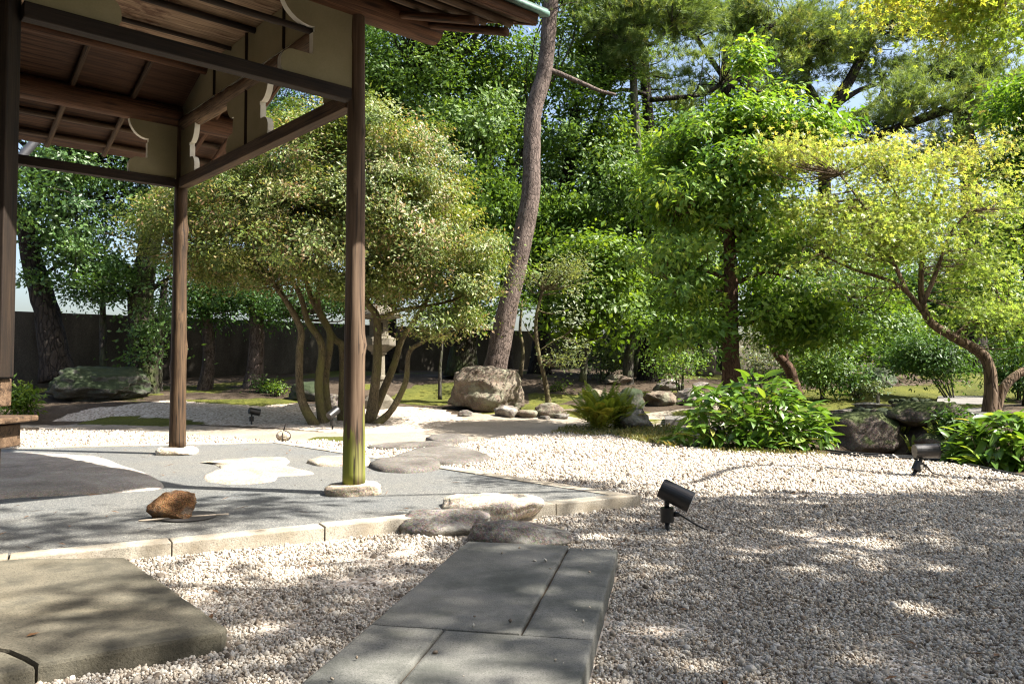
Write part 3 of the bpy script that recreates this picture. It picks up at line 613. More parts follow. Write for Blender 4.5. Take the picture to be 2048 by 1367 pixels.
# ------------------------------------------------------------------ pebbles (stuff, instanced by geometry nodes)
def pebbles():
    rg = np.random.default_rng(8); pts = []; sc = []
    for y0, y1, st, s in ((1.7, 2.9, .0088, .005), (2.9, 4.2, .0102, .0055), (4.2, 5.6, .014, .0066), (5.6, 7.6, .022, .0088), (7.6, 11.8, .042, .01)):
        xs = np.arange(-.70 * y1 - .5, .70 * y1 + .5, st); ys = np.arange(y0, y1, st); A, B = np.meshgrid(xs, ys); A = A.ravel() + rg.uniform(-.55, .55, A.size) * st; B = B.ravel() + rg.uniform(-.55, .55, B.size) * st
        k = (np.abs(A) < .68 * B + .5) & inpoly(A, B, COURT) & ~inpoly(A, B, PLAT)
        A, B = A[k], B[k]
        slabs = [[PS(-.005, -.035), PS(wid + .005, -.035), PS(wid + .005, 2.9), PS(-.005, 2.9)], [(v.co + s1.location).xy[:] for v in ()]]
        k = ~inpoly(A, B, slabs[0]) | (rg.random(A.size) < .0012)
        for P in ([tz(250, 1113), tz(452, 1253), tz(445, 1262), tz(76, 1326), tz(5, 1341), tz(-300, 1400), tz(-500, 1268), tz(-420, 1118)],) + tuple(STONEPOLY): k &= ~inpoly(A, B, P)
        for ox, oy, rx, ry in OBST: k &= ((A - ox) / rx) ** 2 + ((B - oy) / ry) ** 2 > .9
        A, B = A[k], B[k]; S = s * rg.lognormal(0, .34, A.size); onS = inpoly(A, B, slabs[0])
        pts.append(np.stack([A, B, .004 + S * .25 + rg.uniform(-.002, .006, A.size) + (vnoise(A * 5, B * 5) - .5) * .012 + (fbm(A * 1.2, B * 1.2) - .47) * .03 + onS * (ZS + .0)], -1)); sc.append(S)
    # pebbles strewn over the edge onto the earth
    P = np.vstack(pts); S = np.concatenate(sc); n = len(P)
    me = bpy.data.meshes.new('gravel_pebbles'); me.vertices.add(n); me.vertices.foreach_set('co', P.astype(np.float32).ravel())
    a = me.attributes.new('scl', 'FLOAT_VECTOR', 'POINT'); a.data.foreach_set('vector', (S[:, None] * np.array([1, .82, .68]) * rg.uniform(.85, 1.15, (n, 3))).astype(np.float32).ravel())
    a = me.attributes.new('rot', 'FLOAT_VECTOR', 'POINT'); a.data.foreach_set('vector', rg.uniform(0, 6.28, (n, 3)).astype(np.float32).ravel())
    me.update(); me.materials.append(PEBBLE); o = link('gravel_pebbles', me)
    ng = bpy.data.node_groups.new('pebbles', 'GeometryNodeTree')
    ng.interface.new_socket('Geometry', in_out='INPUT', socket_type='NodeSocketGeometry'); ng.interface.new_socket('Geometry', in_out='OUTPUT', socket_type='NodeSocketGeometry')
    N = ng.nodes; Lk = ng.links.new; gi = N.new('NodeGroupInput'); go = N.new('NodeGroupOutput'); iop = N.new('GeometryNodeInstanceOnPoints'); g2i = N.new('GeometryNodeGeometryToInstance')
    for k in range(4):
        ic = N.new('GeometryNodeMeshIcoSphere'); ic.inputs['Radius'].default_value = 1; ic.inputs['Subdivisions'].default_value = 2
        sp_ = N.new('GeometryNodeSetPosition'); nz = N.new('ShaderNodeTexNoise'); nz.noise_dimensions = '4D'; nz.inputs['W'].default_value = k * 3.3; nz.inputs['Scale'].default_value = 1.1
        sb = N.new('ShaderNodeVectorMath'); sb.operation = 'SUBTRACT'; sb.inputs[1].default_value = (.5, .5, .5); ml = N.new('ShaderNodeVectorMath'); ml.operation = 'SCALE'; ml.inputs['Scale'].default_value = 1.5
        Lk(nz.outputs[1], sb.inputs[0]); Lk(sb.outputs[0], ml.inputs[0]); Lk(ml.outputs[0], sp_.inputs['Offset']); Lk(ic.outputs['Mesh'], sp_.inputs['Geometry'])
        sm = N.new('GeometryNodeSetShadeSmooth'); Lk(sp_.outputs[0], sm.inputs[0]); smt = N.new('GeometryNodeSetMaterial'); smt.inputs['Material'].default_value = PEBBLE; Lk(sm.outputs[0], smt.inputs[0]); Lk(smt.outputs[0], g2i.inputs[0])
    iop.inputs['Pick Instance'].default_value = True
    for nm, sk in (('scl', 'Scale'), ('rot', 'Rotation')):
        na = N.new('GeometryNodeInputNamedAttribute'); na.data_type = 'FLOAT_VECTOR'; na.inputs['Name'].default_value = nm; Lk(na.outputs['Attribute'], iop.inputs[sk])
    Lk(gi.outputs[0], iop.inputs['Points']); Lk(g2i.outputs[0], iop.inputs['Instance']); Lk(iop.outputs[0], go.inputs[0])
    md = o.modifiers.new('pebbles', 'NODES'); md.node_group = ng
    tag(o, 'loose white and tan pebbles covering the gravel court', 'gravel', None, 'stuff'); print('pebbles', n)
pebbles()

# ------------------------------------------------------------------ porch (open timber pavilion)
F0 = np.array([-3.29, 7.86]); U = np.array([.666, -.746]); U /= np.linalg.norm(U); W_ = np.array([.746, .666]); W_ /= np.linalg.norm(W_)
SN = 3.35
def K(s, t_, z): q = F0 + U * s + W_ * t_; return Vector((q[0], q[1], z))
porch = empty('porch', K(SN / 2, -1, ZP), 'open timber porch with plaster brackets and copper-edged roof', 'porch')
# foundation stones + posts
for (s, t_, pm, sd_, rr_) in ((0, 0, WOOD_POST, 3, .069), (SN, 0, WOOD_NEAR, 5, .067)):
    b = K(s, t_, ZP); V, Q = rockmesh(4, (.185, .16, .06), 90 + sd_, .07, 3, .7); V[:, 2] = np.minimum(V[:, 2], .05); V[:, 2] += .015
    put('foundation_stone', V + np.array(b), Q, CREAM if s else PALE, porch)
    OBST.append((b.x, b.y, .2, .2))
    log('post', K(s, t_, ZP + .055), K(s + .0, t_, 3.36), rr_ + .008, pm, porch, 9, sd_, 18, .05, rr_ - .012)
ZB = 2.74
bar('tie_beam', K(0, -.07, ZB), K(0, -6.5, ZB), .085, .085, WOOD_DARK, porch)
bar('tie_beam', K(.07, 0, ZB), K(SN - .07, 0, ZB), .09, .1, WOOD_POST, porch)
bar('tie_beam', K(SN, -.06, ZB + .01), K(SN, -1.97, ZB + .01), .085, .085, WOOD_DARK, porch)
ZPU = 3.40
log('purlin', K(0, .66, ZPU), K(0, -6.5, ZPU), .105, WOOD_RED, porch, 2, 11, 18, .03)
log('purlin', K(SN, .66, ZPU), K(SN, -5, ZPU), .108, WOOD_RED, porch, 2, 12, 18, .03)
log('cross_log', K(.1, .0, 3.32), K(SN - .1, .0, 3.32), .07, WOOD_PALE, porch, 16, 13, 16, .14, .085, .02)
SL = .37; ZR0 = 3.51; SF0, SF1 = .65, SN - .65; ZFL = ZR0 + SL * SF0
log('purlin', K(SF1 - .1, .0, ZFL - .06), K(SF1 - .1, -5, ZFL - .06), .075, WOOD_RED, porch, 1, 14)
log('purlin', K(SF0 + .02, .0, ZFL - .05), K(SF0 + .02, -6, ZFL - .05), .05, WOOD_RED, porch, 1, 15)
log('pole', K(1.25, .0, ZFL - .03), K(1.25, -6, ZFL - .03), .02, WOOD_DARK, porch, 1, 16)
log('pole', K(1.75, .0, ZFL - .03), K(1.75, -6, ZFL - .03), .026, WOOD_DARK, porch, 1, 17)
log('pole', K(SN - .02, -.3, 3.12), K(SN - .02, -1.9, 3.12), .022, WOOD_DARK, porch, 1, 18)
# plaster
def plate(name, pts, s_ax, org, thick, mat, emat, fix):
    # pts: (distance along axis, z); extruded thick across the wall plane
    d = U if s_ax else W_; n = W_ if s_ax else U; V = []
    for sg in (-.5, .5):
        for a, z in pts: q = F0 + U * (org[0] + (a if s_ax else 0)) + W_ * (org[1] + (0 if s_ax else a)) + n * thick * sg; V.append((q[0], q[1], z))
    m = len(pts); Fc = [tuple(range(m)), tuple(range(2 * m - 1, m - 1, -1))] + [(i, (i + 1) % m, m + (i + 1) % m, m + i) for i in range(m)]
    b = np.array(wloc(porch)); me = pymesh(name, np.array(V) - b, Fc, mat); me.materials.append(emat)
    bm = bmesh.new(); bm.from_mesh(me); bmesh.ops.recalc_face_normals(bm, faces=bm.faces[:]); bm.faces.ensure_lookup_table()
    for i, f in enumerate(bm.faces): f.material_index = 0 if i < 2 else 1
    bm.to_mesh(me); bm.free(); return link(name, me, porch, Vector(b))
def iprof(sg, z0=2.785, z1=3.29, w=.33, fl=.5, a0=.05):
    h = z1 - z0; P = [(a0, z0), (fl - .015, z0), (fl, z0 + .03)]
    P += [(fl - .085 + .085 * math.cos(q), z0 + .07 + .085 * math.sin(q)) for q in np.linspace(0, 1.45, 7)]
    P += [(w + .03, z0 + .155), (w, z0 + .158), (w, z0 + h * .56), (w - .012, z0 + h * .57), (w - .012, z0 + h * .63)]
    P += [(w + (fl - w) * math.sin(q) ** 1.0 * 1.0, z1 - .01 - (h * .36) * (math.cos(q))) for q in np.linspace(0.12, 1.57, 8)]
    P += [(fl, z1), (a0, z1)]
    return [(sg * a, z) for a, z in P]
plate('plaster_bracket', iprof(-1, 2.785, 3.335), False, (0, 0), .05, PLASTER, PLASTER_E, 0)
plate('plaster_bracket', iprof(1, 2.795, 3.27, .3, .42), True, (0, 0), .05, PLASTER, PLASTER_E, 0)
plate('plaster_bracket', iprof(-1, 2.795, 3.27, .3, .42), True, (SN, 0), .05, PLASTER, PLASTER_E, 0)
plate('plaster_bracket', iprof(-1, 2.795, 3.335, .34, .56, .04), False, (SN, 0), .05, PLASTER, PLASTER_E, 0)
plate('plaster_bracket', iprof(1, 2.795, 3.335, .34, .5, .04), False, (SN, -2.0), .05, PLASTER, PLASTER_E, 0)
plate('plaster_bracket', iprof(-1, 2.795, 3.27, .28, .42, .02), True, (1.6, 0), .05, PLASTER, PLASTER_E, 0)
plate('plaster_bracket', iprof(1, 2.795, 3.27, .28, .42, .02), True, (1.6, 0), .05, PLASTER, PLASTER_E, 0)
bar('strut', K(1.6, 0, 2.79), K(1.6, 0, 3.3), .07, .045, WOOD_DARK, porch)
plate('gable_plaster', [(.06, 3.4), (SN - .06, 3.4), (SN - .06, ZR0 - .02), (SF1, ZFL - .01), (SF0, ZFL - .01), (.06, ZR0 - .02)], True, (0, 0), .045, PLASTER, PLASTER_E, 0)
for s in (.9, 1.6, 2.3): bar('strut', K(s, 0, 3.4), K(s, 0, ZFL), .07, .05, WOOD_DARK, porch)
# ceiling boards, battens, rafters
TE, TW = .74, -6.5
def zs(s): return ZR0 + SL * s if s < SF0 else (ZR0 + SL * (SN - s) if s > SF1 else ZFL)
EF, EN = -.95, SN + 1.0
def course(s0, s1, t0, t1, mat, lift, name='ceiling_board'):
    bar(name, K((s0 + s1) / 2, t0, (zs(s0) + zs(s1)) / 2 + lift), K((s0 + s1) / 2, t1, (zs(s0) + zs(s1)) / 2 + lift), 1, .012, mat, porch, .0)
    o = bpy.context.scene.objects[-1] if False else LASTO()
    return o
def LASTO(): return COL.objects[-1]
def boards(sa, sb, n, mat, t0, t1, flat=False):
    for i in range(n):
        s0 = sa + (sb - sa) * i / n; s1 = sa + (sb - sa) * (i + 1) / n; w = abs(s1 - s0)
        mid0 = K((s0 + s1) / 2, t0, (zs(s0 + 1e-4) + zs(s1 - 1e-4)) / 2 + .012); mid1 = K((s0 + s1) / 2, t1, mid0.z)
        me = bevel_box('ceiling_board', ((mid1 - mid0).length, w * 1.02 + .02, .012), mat, .002, 1)
        sl = 0 if flat else math.atan((zs(s1 - 1e-4) - zs(s0 + 1e-4)) / (s1 - s0)); M_ = frame(mid0, mid1)
        # local y follows the slope; small extra tilt laps each board over the next
        yd = M_.to_3x3() @ Vector((0, 1, 0)); sgn = 1 if Vector((U[0], U[1], 0)).dot(yd) > 0 else -1
        M_ = M_ @ Matrix.Rotation(sgn * (sl + .07 * (1 if sl >= 0 else -1)), 4, 'X')
        link('ceiling_board', me, porch, mw=M_)
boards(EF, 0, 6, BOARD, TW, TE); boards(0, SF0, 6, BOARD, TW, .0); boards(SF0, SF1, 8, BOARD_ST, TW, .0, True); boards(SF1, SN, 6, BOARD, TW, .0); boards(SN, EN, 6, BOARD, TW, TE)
# the gable overhang follows the straight roof slope
SM = SN / 2
def zo(s): return ZR0 + SL * min(s, SN - s)
for sa, sb, n in ((0, SM, 8), (SM, SN, 8)):
    for i in range(n):
        s0 = sa + (sb - sa) * i / n; s1 = sa + (sb - sa) * (i + 1) / n; m0, m1 = K((s0 + s1) / 2, .03, (zo(s0) + zo(s1)) / 2 + .014), K((s0 + s1) / 2, TE, (zo(s0) + zo(s1)) / 2 + .014)
        M_ = frame(m0, m1); yd = M_.to_3x3() @ Vector((0, 1, 0)); sgn = 1 if Vector((U[0], U[1], 0)).dot(yd) > 0 else -1
        link('ceiling_board', bevel_box('ceiling_board', ((m1 - m0).length, (s1 - s0) * 1.02 + .02, .012), BOARD, .002, 1), porch, mw=M_ @ Matrix.Rotation(sgn * (math.atan(SL) * (1 if sa == 0 else -1)), 4, 'X'))
for t_ in np.arange(-6.2, .0, .52):
    log('rafter', K(EF + .05, t_, zs(EF) - .03), K(SF0, t_, ZFL - .035), .026, WOOD_POST, porch, 2, int(t_ * 10), 8)
    log('rafter', K(EN - .05, t_, zs(EN) - .03), K(SF1, t_, ZFL - .035), .026, WOOD_POST, porch, 2, int(t_ * 10) + 7, 8)
for s in (-.75, -.45, SN + .3, SN + .62, SN + .88): log('pole', K(s, TE - .12, zs(s) - .03), K(s, TW, zs(s) - .03), .028, WOOD_POST, porch, 3, int(s * 9), 10)
for s in (.28, .55, .82, 1.1, 1.4, 1.95, 2.25, 2.55, 2.82, 3.08): log('batten', K(s, .06, zo(s) - .012), K(s, TE - .04, zo(s) - .012), .018, WOOD_POST, porch, 1, int(s * 50), 8)
for t_ in (.3, .55): 
    log('rafter', K(EF + .08, t_, zo(EF) - .075), K(SM, t_, zo(SM) - .075), .026, WOOD_RED, porch, 3, 5, 8); log('rafter', K(EN - .08, t_, zo(EN) - .075), K(SM, t_, zo(SM) - .075), .028, WOOD_RED, porch, 3, 6, 8)
bar('barge_board', K(EF, TE, zo(EF) + .035), K(SM, TE, zo(SM) + .035), .03, .075, WOOD_RED, porch); bar('barge_board', K(EN, TE, zo(EN) + .035), K(SM, TE, zo(SM) + .035), .03, .075, WOOD_RED, porch)
bar('eave_board', K(EN, TE, zs(EN) + .035), K(EN, TW, zs(EN) + .035), .035, .06, WOOD_RED, porch); bar('eave_board', K(EF, TE, zs(EF) + .035), K(EF, TW, zs(EF) + .035), .035, .06, WOOD_RED, porch)
# roof shell with copper sheet
def roofside(s_e, s_r):
    e = .05 if s_e > s_r else -.05; A = [K(s_e + e, TE + .06, zo(s_e) + .055), K(s_r, TE + .06, zo(SM) + .075), K(s_r, TW, zo(SM) + .075), K(s_e + e, TW, zo(s_e) + .055)]
    V = [tuple(p) for p in A] + [(p.x, p.y, p.z + .05) for p in A]
    return V
for s_e in (EF, EN):
    V = roofside(s_e, SM); V = np.array(V) - np.array(wloc(porch)); me = pymesh('copper_roof', V, [(0, 1, 2, 3), (7, 6, 5, 4), (0, 4, 5, 1), (1, 5, 6, 2), (2, 6, 7, 3), (3, 7, 4, 0)], COPPER); link('copper_roof', me, porch, wloc(porch))
    e = .045 if s_e > SM else -.045; log('copper_edge', K(s_e + e, TE + .06, zo(s_e) + .075), K(s_e + e, TW, zo(s_e) + .075), .02, COPPER, porch, 0, 3, 10)
    log('copper_edge', K(s_e + e, TE + .06, zo(s_e) + .075), K(SM, TE + .06, zo(SM) + .1), .02, COPPER, porch, 0, 4, 10)
# downpipe behind the left corner
V, Q = tube([at(30, 330, 8.2), at(62, 292, 8.3), at(95, 262, 8.4)], .045, .045, 12, 3); tag(put('downpipe', V, Q, PIPE), 'grey downpipe slanting below the far eave', 'downpipe')

# ------------------------------------------------------------------ house corner with veranda (left edge)
HC = K(SN, -2.0, 0); hx, hy = HC.x, HC.y
house = empty('house', (hx - .2, hy, ZP), 'dark timber house corner with veranda bench at left edge', 'house')
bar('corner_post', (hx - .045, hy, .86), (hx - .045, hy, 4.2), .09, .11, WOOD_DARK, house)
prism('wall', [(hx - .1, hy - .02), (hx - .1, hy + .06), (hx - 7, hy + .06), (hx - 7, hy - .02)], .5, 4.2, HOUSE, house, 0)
prism('wall', [(hx - .35, hy - .03), (hx - .45, hy - .03), (hx - .45, -9), (hx - .35, -9)], .0, 4.2, HOUSE, house, 0)  # unseen wing from here back, with posts and eaves, added to block sky light
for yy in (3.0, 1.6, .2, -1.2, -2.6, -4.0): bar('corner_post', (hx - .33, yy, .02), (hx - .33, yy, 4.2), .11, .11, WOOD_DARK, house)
prism('eave', [(hx + .35, hy - .6), (hx - .45, hy - .6), (hx - .45, -9), (hx + .35, -9)], 3.25, 3.33, WOOD_DARK, house, 0)
prism('eave', [(hx + .1, hy - .7), (hx - 7, hy - .7), (hx - 7, -9), (hx + .1, -9)], 4.2, 4.4, COPPER, house, 0)
for z in (1.35, 2.05, 2.75): bar('wall_rail', (hx - .1, hy - .03, z), (hx - 2.4, hy - .03, z), .04, .09, WOOD_DARK, house)
bar('sill_beam', (hx - .022, hy + .03, .785), (hx - 1.4, hy + .03, .785), .09, .14, BENCH, house)
bar('bench_plank', (hx + .035, hy + .05, .645), (hx - 1.2, hy + .05, .645), .34, .03, BENCH, house, .008)
bar('bench_skirt', (hx - .03, hy + .05, .56), (hx - 1.2, hy + .05, .56), .24, .115, BENCH, house)
bar('bench_leg', (hx - .12, hy + .05, ZP - .02), (hx - .115, hy + .05, .5), .075, .075, BENCH, house)

# ------------------------------------------------------------------ garden wall
w0 = np.array([-11.1, 18.0]); wd = np.array([.785, .62]); wd /= np.linalg.norm(wd); wn_ = np.array([-wd[1], wd[0]])
a, b = w0 - wd * 9, w0 + wd * 48
o = prism('garden_wall', [tuple(a), tuple(b), tuple(b + wn_ * .2), tuple(a + wn_ * .2)], -.2, 2.22, CONC, None, .01, .0, 1, 2.0); tag(o, 'tall weathered concrete wall closing the garden behind the trees', 'wall')

# ------------------------------------------------------------------ stone lantern
lb = G(757, 813); LN = empty('stone_lantern', lb, 'weathered stone lantern behind the multi-stemmed tree', 'stone lantern')
def lathe(name, prof, n, mat, parent, org, rot=0, smooth=False):
    V = []; Fc = []
    for r_, z in prof:
        for j in range(n): a_ = rot + 2 * math.pi * j / n; V.append((org.x + r_ * math.cos(a_), org.y + r_ * math.sin(a_), org.z + z))
    for i in range(len(prof) - 1):
        for j in range(n): Fc.append((i * n + j, i * n + (j + 1) % n, (i + 1) * n + (j + 1) % n, (i + 1) * n + j))
    Fc += [tuple(range(n - 1, -1, -1)), tuple((len(prof) - 1) * n + j for j in range(n))]
    b_ = np.array(wloc(parent)); return link(name, pymesh(name, np.array(V) - b_, Fc, mat, smooth), parent, Vector(b_))
s = 1.0
lathe('base', [(.3, -.1), (.3, .12), (.26, .16), (.2, .22), (.155, .24)], 6, LANT, LN, lb, .5)
lathe('shaft', [(.135, .24), (.125, .5), (.15, .52), (.15, .57), (.12, .6), (.115, .98), (.15, 1.0), (.15, 1.04)], 16, LANT, LN, lb, 0)
lathe('platform', [(.16, 1.04), (.24, 1.1), (.31, 1.15), (.32, 1.17), (.32, 1.29), (.26, 1.32), (.23, 1.32), (.23, 1.35)], 6, LANT, LN, lb, .3)
fb = lathe('fire_box', [(.18, 1.35), (.18, 1.66)], 6, LANT, LN, lb, .3)
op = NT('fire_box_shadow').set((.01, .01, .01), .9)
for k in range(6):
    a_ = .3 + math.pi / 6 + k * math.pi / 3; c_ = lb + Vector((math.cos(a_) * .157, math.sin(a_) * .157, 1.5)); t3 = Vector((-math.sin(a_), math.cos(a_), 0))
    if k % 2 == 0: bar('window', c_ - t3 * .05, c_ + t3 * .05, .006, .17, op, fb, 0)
lathe('roof_cap', [(.2, 1.66), (.43, 1.68), (.47, 1.73), (.43, 1.75), (.3, 1.82), (.17, 1.92), (.1, 1.97)], 6, LANT, LN, lb, .3)
lathe('finial', [(.08, 1.96), (.1, 2.0), (.06, 2.03), (.1, 2.08), (.11, 2.13), (.07, 2.2), (.01, 2.26)], 12, LANT, LN, lb, 0, True)

# ------------------------------------------------------------------ spotlights
def cyl(p0, p1, r0, r1, n=20, sub=1):
    return tube([p0, p1], r0, r1, n, sub)
def spotlight(label, base, head_dir, lean=(0, 0), sc=1.0, cable=None, sticker=False):
    b = Vector(base); S = empty('spotlight', b, label, 'spotlight', 'black garden spotlights'); up = Vector((lean[0], lean[1], 1)).normalized() * sc; hd = Vector(head_dir).normalized()
    sidev = up.cross(hd).normalized()
    V, Q = cyl(b - up * .05, b + up * .06, .012 * sc, .014 * sc); put('spike', V, Q, BLACK, S)
    V, Q = cyl(b + up * .05, b + up * .125, .035 * sc, .035 * sc, 24); jb = put('junction_box', V, Q, BLACK, S, smooth=False)
    if sticker:
        c_ = b + up * .088 + Vector((.012, -.036, 0)) * sc; bar('sticker', c_ - Vector((.011, 0, .004)), c_ + Vector((.011, 0, -.002)), .003, .03 * sc, STICKER, jb, 0)
    V, Q = cyl(b + up * .12, b + up * .172, .013 * sc, .013 * sc); put('stem', V, Q, BLACK, S)
    piv = b + up * .165 + hd * .0; c = piv + hd.cross(sidev).normalized() * -.0
    nrm = hd.cross(sidev).normalized(); nrm = nrm if nrm.z > 0 else -nrm; c = piv + nrm * .045 * sc
    h0, h1 = c - hd * .05 * sc, c + hd * .115 * sc
    me_V, me_Q = tube([h0, h0 + hd * .004, h0 + hd * .08 * sc, h1], .05 * sc, .056 * sc, 28, 3); hb = put('head', me_V, me_Q, BLACK, S, smooth=False)
    V, Q = cyl(h1 - hd * .001, h1 + hd * .004, .0595 * sc, .0595 * sc, 28); put('rim', V, Q, BLACK, hb, smooth=False)
    V, Q = cyl(h1 + hd * .0045, h1 + hd * .0065, .05 * sc, .05 * sc, 28); put('lens', V, Q, LENS, hb, smooth=False)
    for k in range(-3, 4):
        o_ = nrm * (.0505 * sc) + sidev * k * .009 * sc - nrm * (abs(k) ** 2 * .0009 * sc); p0 = h0 + o_ + hd * .004; bar('cooling_fin', p0, p0 + hd * .06 * sc, .003, .007, BLACK, hb, 0)
    if cable:
        g0 = b + up * .09 + Vector((.035, 0, 0)) * sc; V, Q = cyl(g0, g0 + Vector((.03 * sc, -.004, 0)), .014 * sc, .012 * sc, 12); put('cable_gland', V, Q, BLACK, S)
        V, Q = tube([g0 + Vector((.028 * sc, -.004, 0))] + [Vector(p) for p in cable], .005 * sc, .005 * sc, 8); put('cable', V, Q, RUBBER, S)
    return S
b = atz(1335, 1062, 0); OBST.append((b.x, b.y, .015, .015))
cb = [b + Vector((.1, -.01, .075)), b + Vector((.16, -.03, .04)), b + Vector((.21, -.04, .018)), b + Vector((.25, -.05, .008)), b + Vector((.3, -.05, -.01))]
spotlight('black garden spotlight standing alone on the gravel, nearest of all', b, (.9, -.3, -.42), (-.02, 0), 1.06, cb)
b = atz(1826, 952, 0)
spotlight('black spotlight leaning over beside the right bamboo grass', b, (1, -.05, .03), (.55, .1), 1.12, [b + Vector((.16, -.02, .03)), b + Vector((.25, -.04, .012)), b + Vector((.34, -.06, -.005))], True)
b = G(503, 848); spotlight('small black spotlight left of the multi-stemmed tree', b, (.7, .5, -.2), (0, 0), 1.0)
b = G(665, 858); spotlight('black spotlight half hidden beside the mossy post', b, (.5, .7, .5), (0, 0), 1.1)
b = atz(1428, 893, 0); spotlight('black spotlight buried in the left bamboo grass', b, (.5, .7, .1), (0, 0), .9)
# black hose along the court edge
P = [atz(a_, q_, .02) for a_, q_ in ((1660, 906), (1720, 911), (1790, 914), (1850, 917), (1900, 922), (1960, 934), (2060, 956))]
V, Q = tube(P, .016, .016, 10, 5); tag(put('hose', V, Q, RUBBER), 'thick black hose along the gravel edge behind the tilted lamp', 'hose')
P = [atz(a_, q_, .025) + Vector((0, .05, 0)) for a_, q_ in ((1655, 900), (1710, 906), (1790, 911), (1860, 915))]
V, Q = tube(P, .011, .011, 8, 5); tag(put('cable', V, Q, RUBBER), 'thinner black cable lying behind the thick hose', 'cable')
P = [atz(a_, q_, .014) for a_, q_ in ((1302, 890), (1330, 893), (1362, 892), (1390, 896), (1422, 884))]
V, Q = tube(P, .009, .009, 8, 5); tag(put('cable', V, Q, RUBBER), 'short black cable on the grass edge left of the bamboo grass', 'cable')
for k, (px, py, rz) in enumerate(((1728, 1163, .4), (66, 1268, 1.0), (1045, 935, .2), (1570, 1120, 2.0))):
    z = ZT + .004 if k == 1 else .016; p = atz(px, py, z); V = [(-.02, 0, 0), (-.005, .01, .004), (.02, 0, .002), (0, -.011, .003)]; c_, s_ = math.cos(rz), math.sin(rz)
    V = [(p.x + x * c_ - y * s_, p.y + x * s_ + y * c_, p.z + zz) for x, y, zz in V]
    if k in (0, 1): tag(put('fallen_leaf', V, np.array([(0, 1, 2, 3)]), LITTER), ['brown fallen leaf on the shaded gravel at right', 'dark fallen leaf on the tan slab'][k], 'leaf')

rg = np.random.default_rng(12); n = 420; yy_ = rg.uniform(2.0, 11, n) ** 1.0; xx_ = rg.uniform(-.68, .68, n) * yy_; k = inpoly(xx_, yy_, COURT); xx_, yy_ = xx_[k], yy_[k]; n = len(xx_); zz_ = np.where(inpoly(xx_, yy_, PLAT), ZP + .004, .017)
ii = inpoly(xx_, yy_, [PS(-.02, -.05), PS(wid + .02, -.05), PS(wid + .02, 2.7), PS(-.02, 2.7)]); xx_, yy_, zz_ = xx_[~ii], yy_[~ii], zz_[~ii]; n = len(xx_)
a_ = rg.uniform(0, 6.28, n); ln = np.where(rg.random(n) < .5, .05, .022)[:, None] * rg.uniform(.6, 1.2, (n, 1)); wd_ = np.where(ln > .03, .0015, .008); d_ = np.stack([np.cos(a_), np.sin(a_), rg.uniform(-.1, .25, n)], -1); e_ = np.stack([-np.sin(a_), np.cos(a_), np.zeros(n)], -1); c_ = np.stack([xx_, yy_, zz_], -1)
V = np.stack([c_ - d_ * ln, c_ + e_ * wd_ + [0, 0, .003], c_ + d_ * ln, c_ - e_ * wd_ + [0, 0, .002]], 1).reshape(-1, 3); b0 = np.arange(n)[:, None] * 4
tag(put('leaf_litter', V, np.concatenate([b0 + [[0, 1, 2]], b0 + [[0, 2, 3]]]), LITTER, None, False), 'dry needles and leaf bits scattered over the gravel', 'leaf litter', None, 'stuff')
# ------------------------------------------------------------------ foliage
def unit(a): return a / (np.linalg.norm(a, axis=-1, keepdims=True) + 1e-9)
def leaf_mesh(C, rg, kind, L, Wd, up=.8, droop=.15, out=None, Nc=None, rc=None):
    n = len(C); N_ = unit(rg.normal(size=(n, 3)) * .75 + np.array([0, 0, up])) if Nc is None else unit(Nc + rg.normal(size=(n, 3)) * .42); A = rg.normal(size=(n, 3)); 
    if out is not None: A = A * .6 + out
    A = unit(A - N_ * np.sum(A * N_, 1, keepdims=True)); A = unit(A - np.array([0, 0, droop])); B = unit(np.cross(N_, A)); N_ = np.cross(A, B)
    s = rg.uniform(.6, 1.3, (n, 1)); r = rg.random(n)
    if rc is not None: r = .5 * rc + .5 * r
    if kind == 'leaf':
        V = np.stack([C, C + A * L * .45 * s + B * Wd * .5 * s + N_ * Wd * .14, C + A * L * s - N_ * L * .08, C + A * L * .45 * s - B * Wd * .5 * s + N_ * Wd * .14], 1); b0 = np.arange(n)[:, None] * 4
        Fc = np.concatenate([b0 + [[0, 1, 2]], b0 + [[0, 2, 3]]], 0); k = 4
    elif kind == 'maple':
        V = []; Fq = []
        for i, (ang, ln) in enumerate(((-1.9, .55), (-.95, .85), (0, 1), (.95, .85), (1.9, .55))):
            d = A * math.cos(ang) + B * math.sin(ang); e = -A * math.sin(ang) + B * math.cos(ang); l_ = L * .64 * ln * s
            V += [C + d * l_ * .12 + e * l_ * .23, C + d * l_ - N_ * l_ * .15, C + d * l_ * .12 - e * l_ * .23]
        V = np.stack(V, 1); b0 = np.arange(n)[:, None] * 15; Fc = np.concatenate([b0 + [[3 * i, 3 * i + 1, 3 * i + 2]] for i in range(5)], 0); k = 15
    elif kind == 'pine':
        kk = 12; D = unit(rg.normal(size=(n, kk, 3)) * .5 + unit(N_ * .7 + A * .6)[:, None, :]); sd_ = unit(np.cross(D, rg.normal(size=(n, kk, 3)))); base = C[:, None, :] + rg.normal(size=(n, kk, 3)) * L * .1
        l_ = L * rg.uniform(.7, 1.15, (n, kk, 1)); V = np.stack([base + sd_ * Wd * .5, base - sd_ * Wd * .5, base + D * l_], 2).reshape(n, -1, 3); k = kk * 3
        Fc = (np.arange(n * kk)[:, None] * 3 + np.array([[0, 1, 2]]))
    return V.reshape(-1, 3), Fc, np.repeat(r, k)
def pth(P, y): return [np.array(at(p[0], p[1], y + (p[2] if len(p) > 2 else 0))) for p in P]
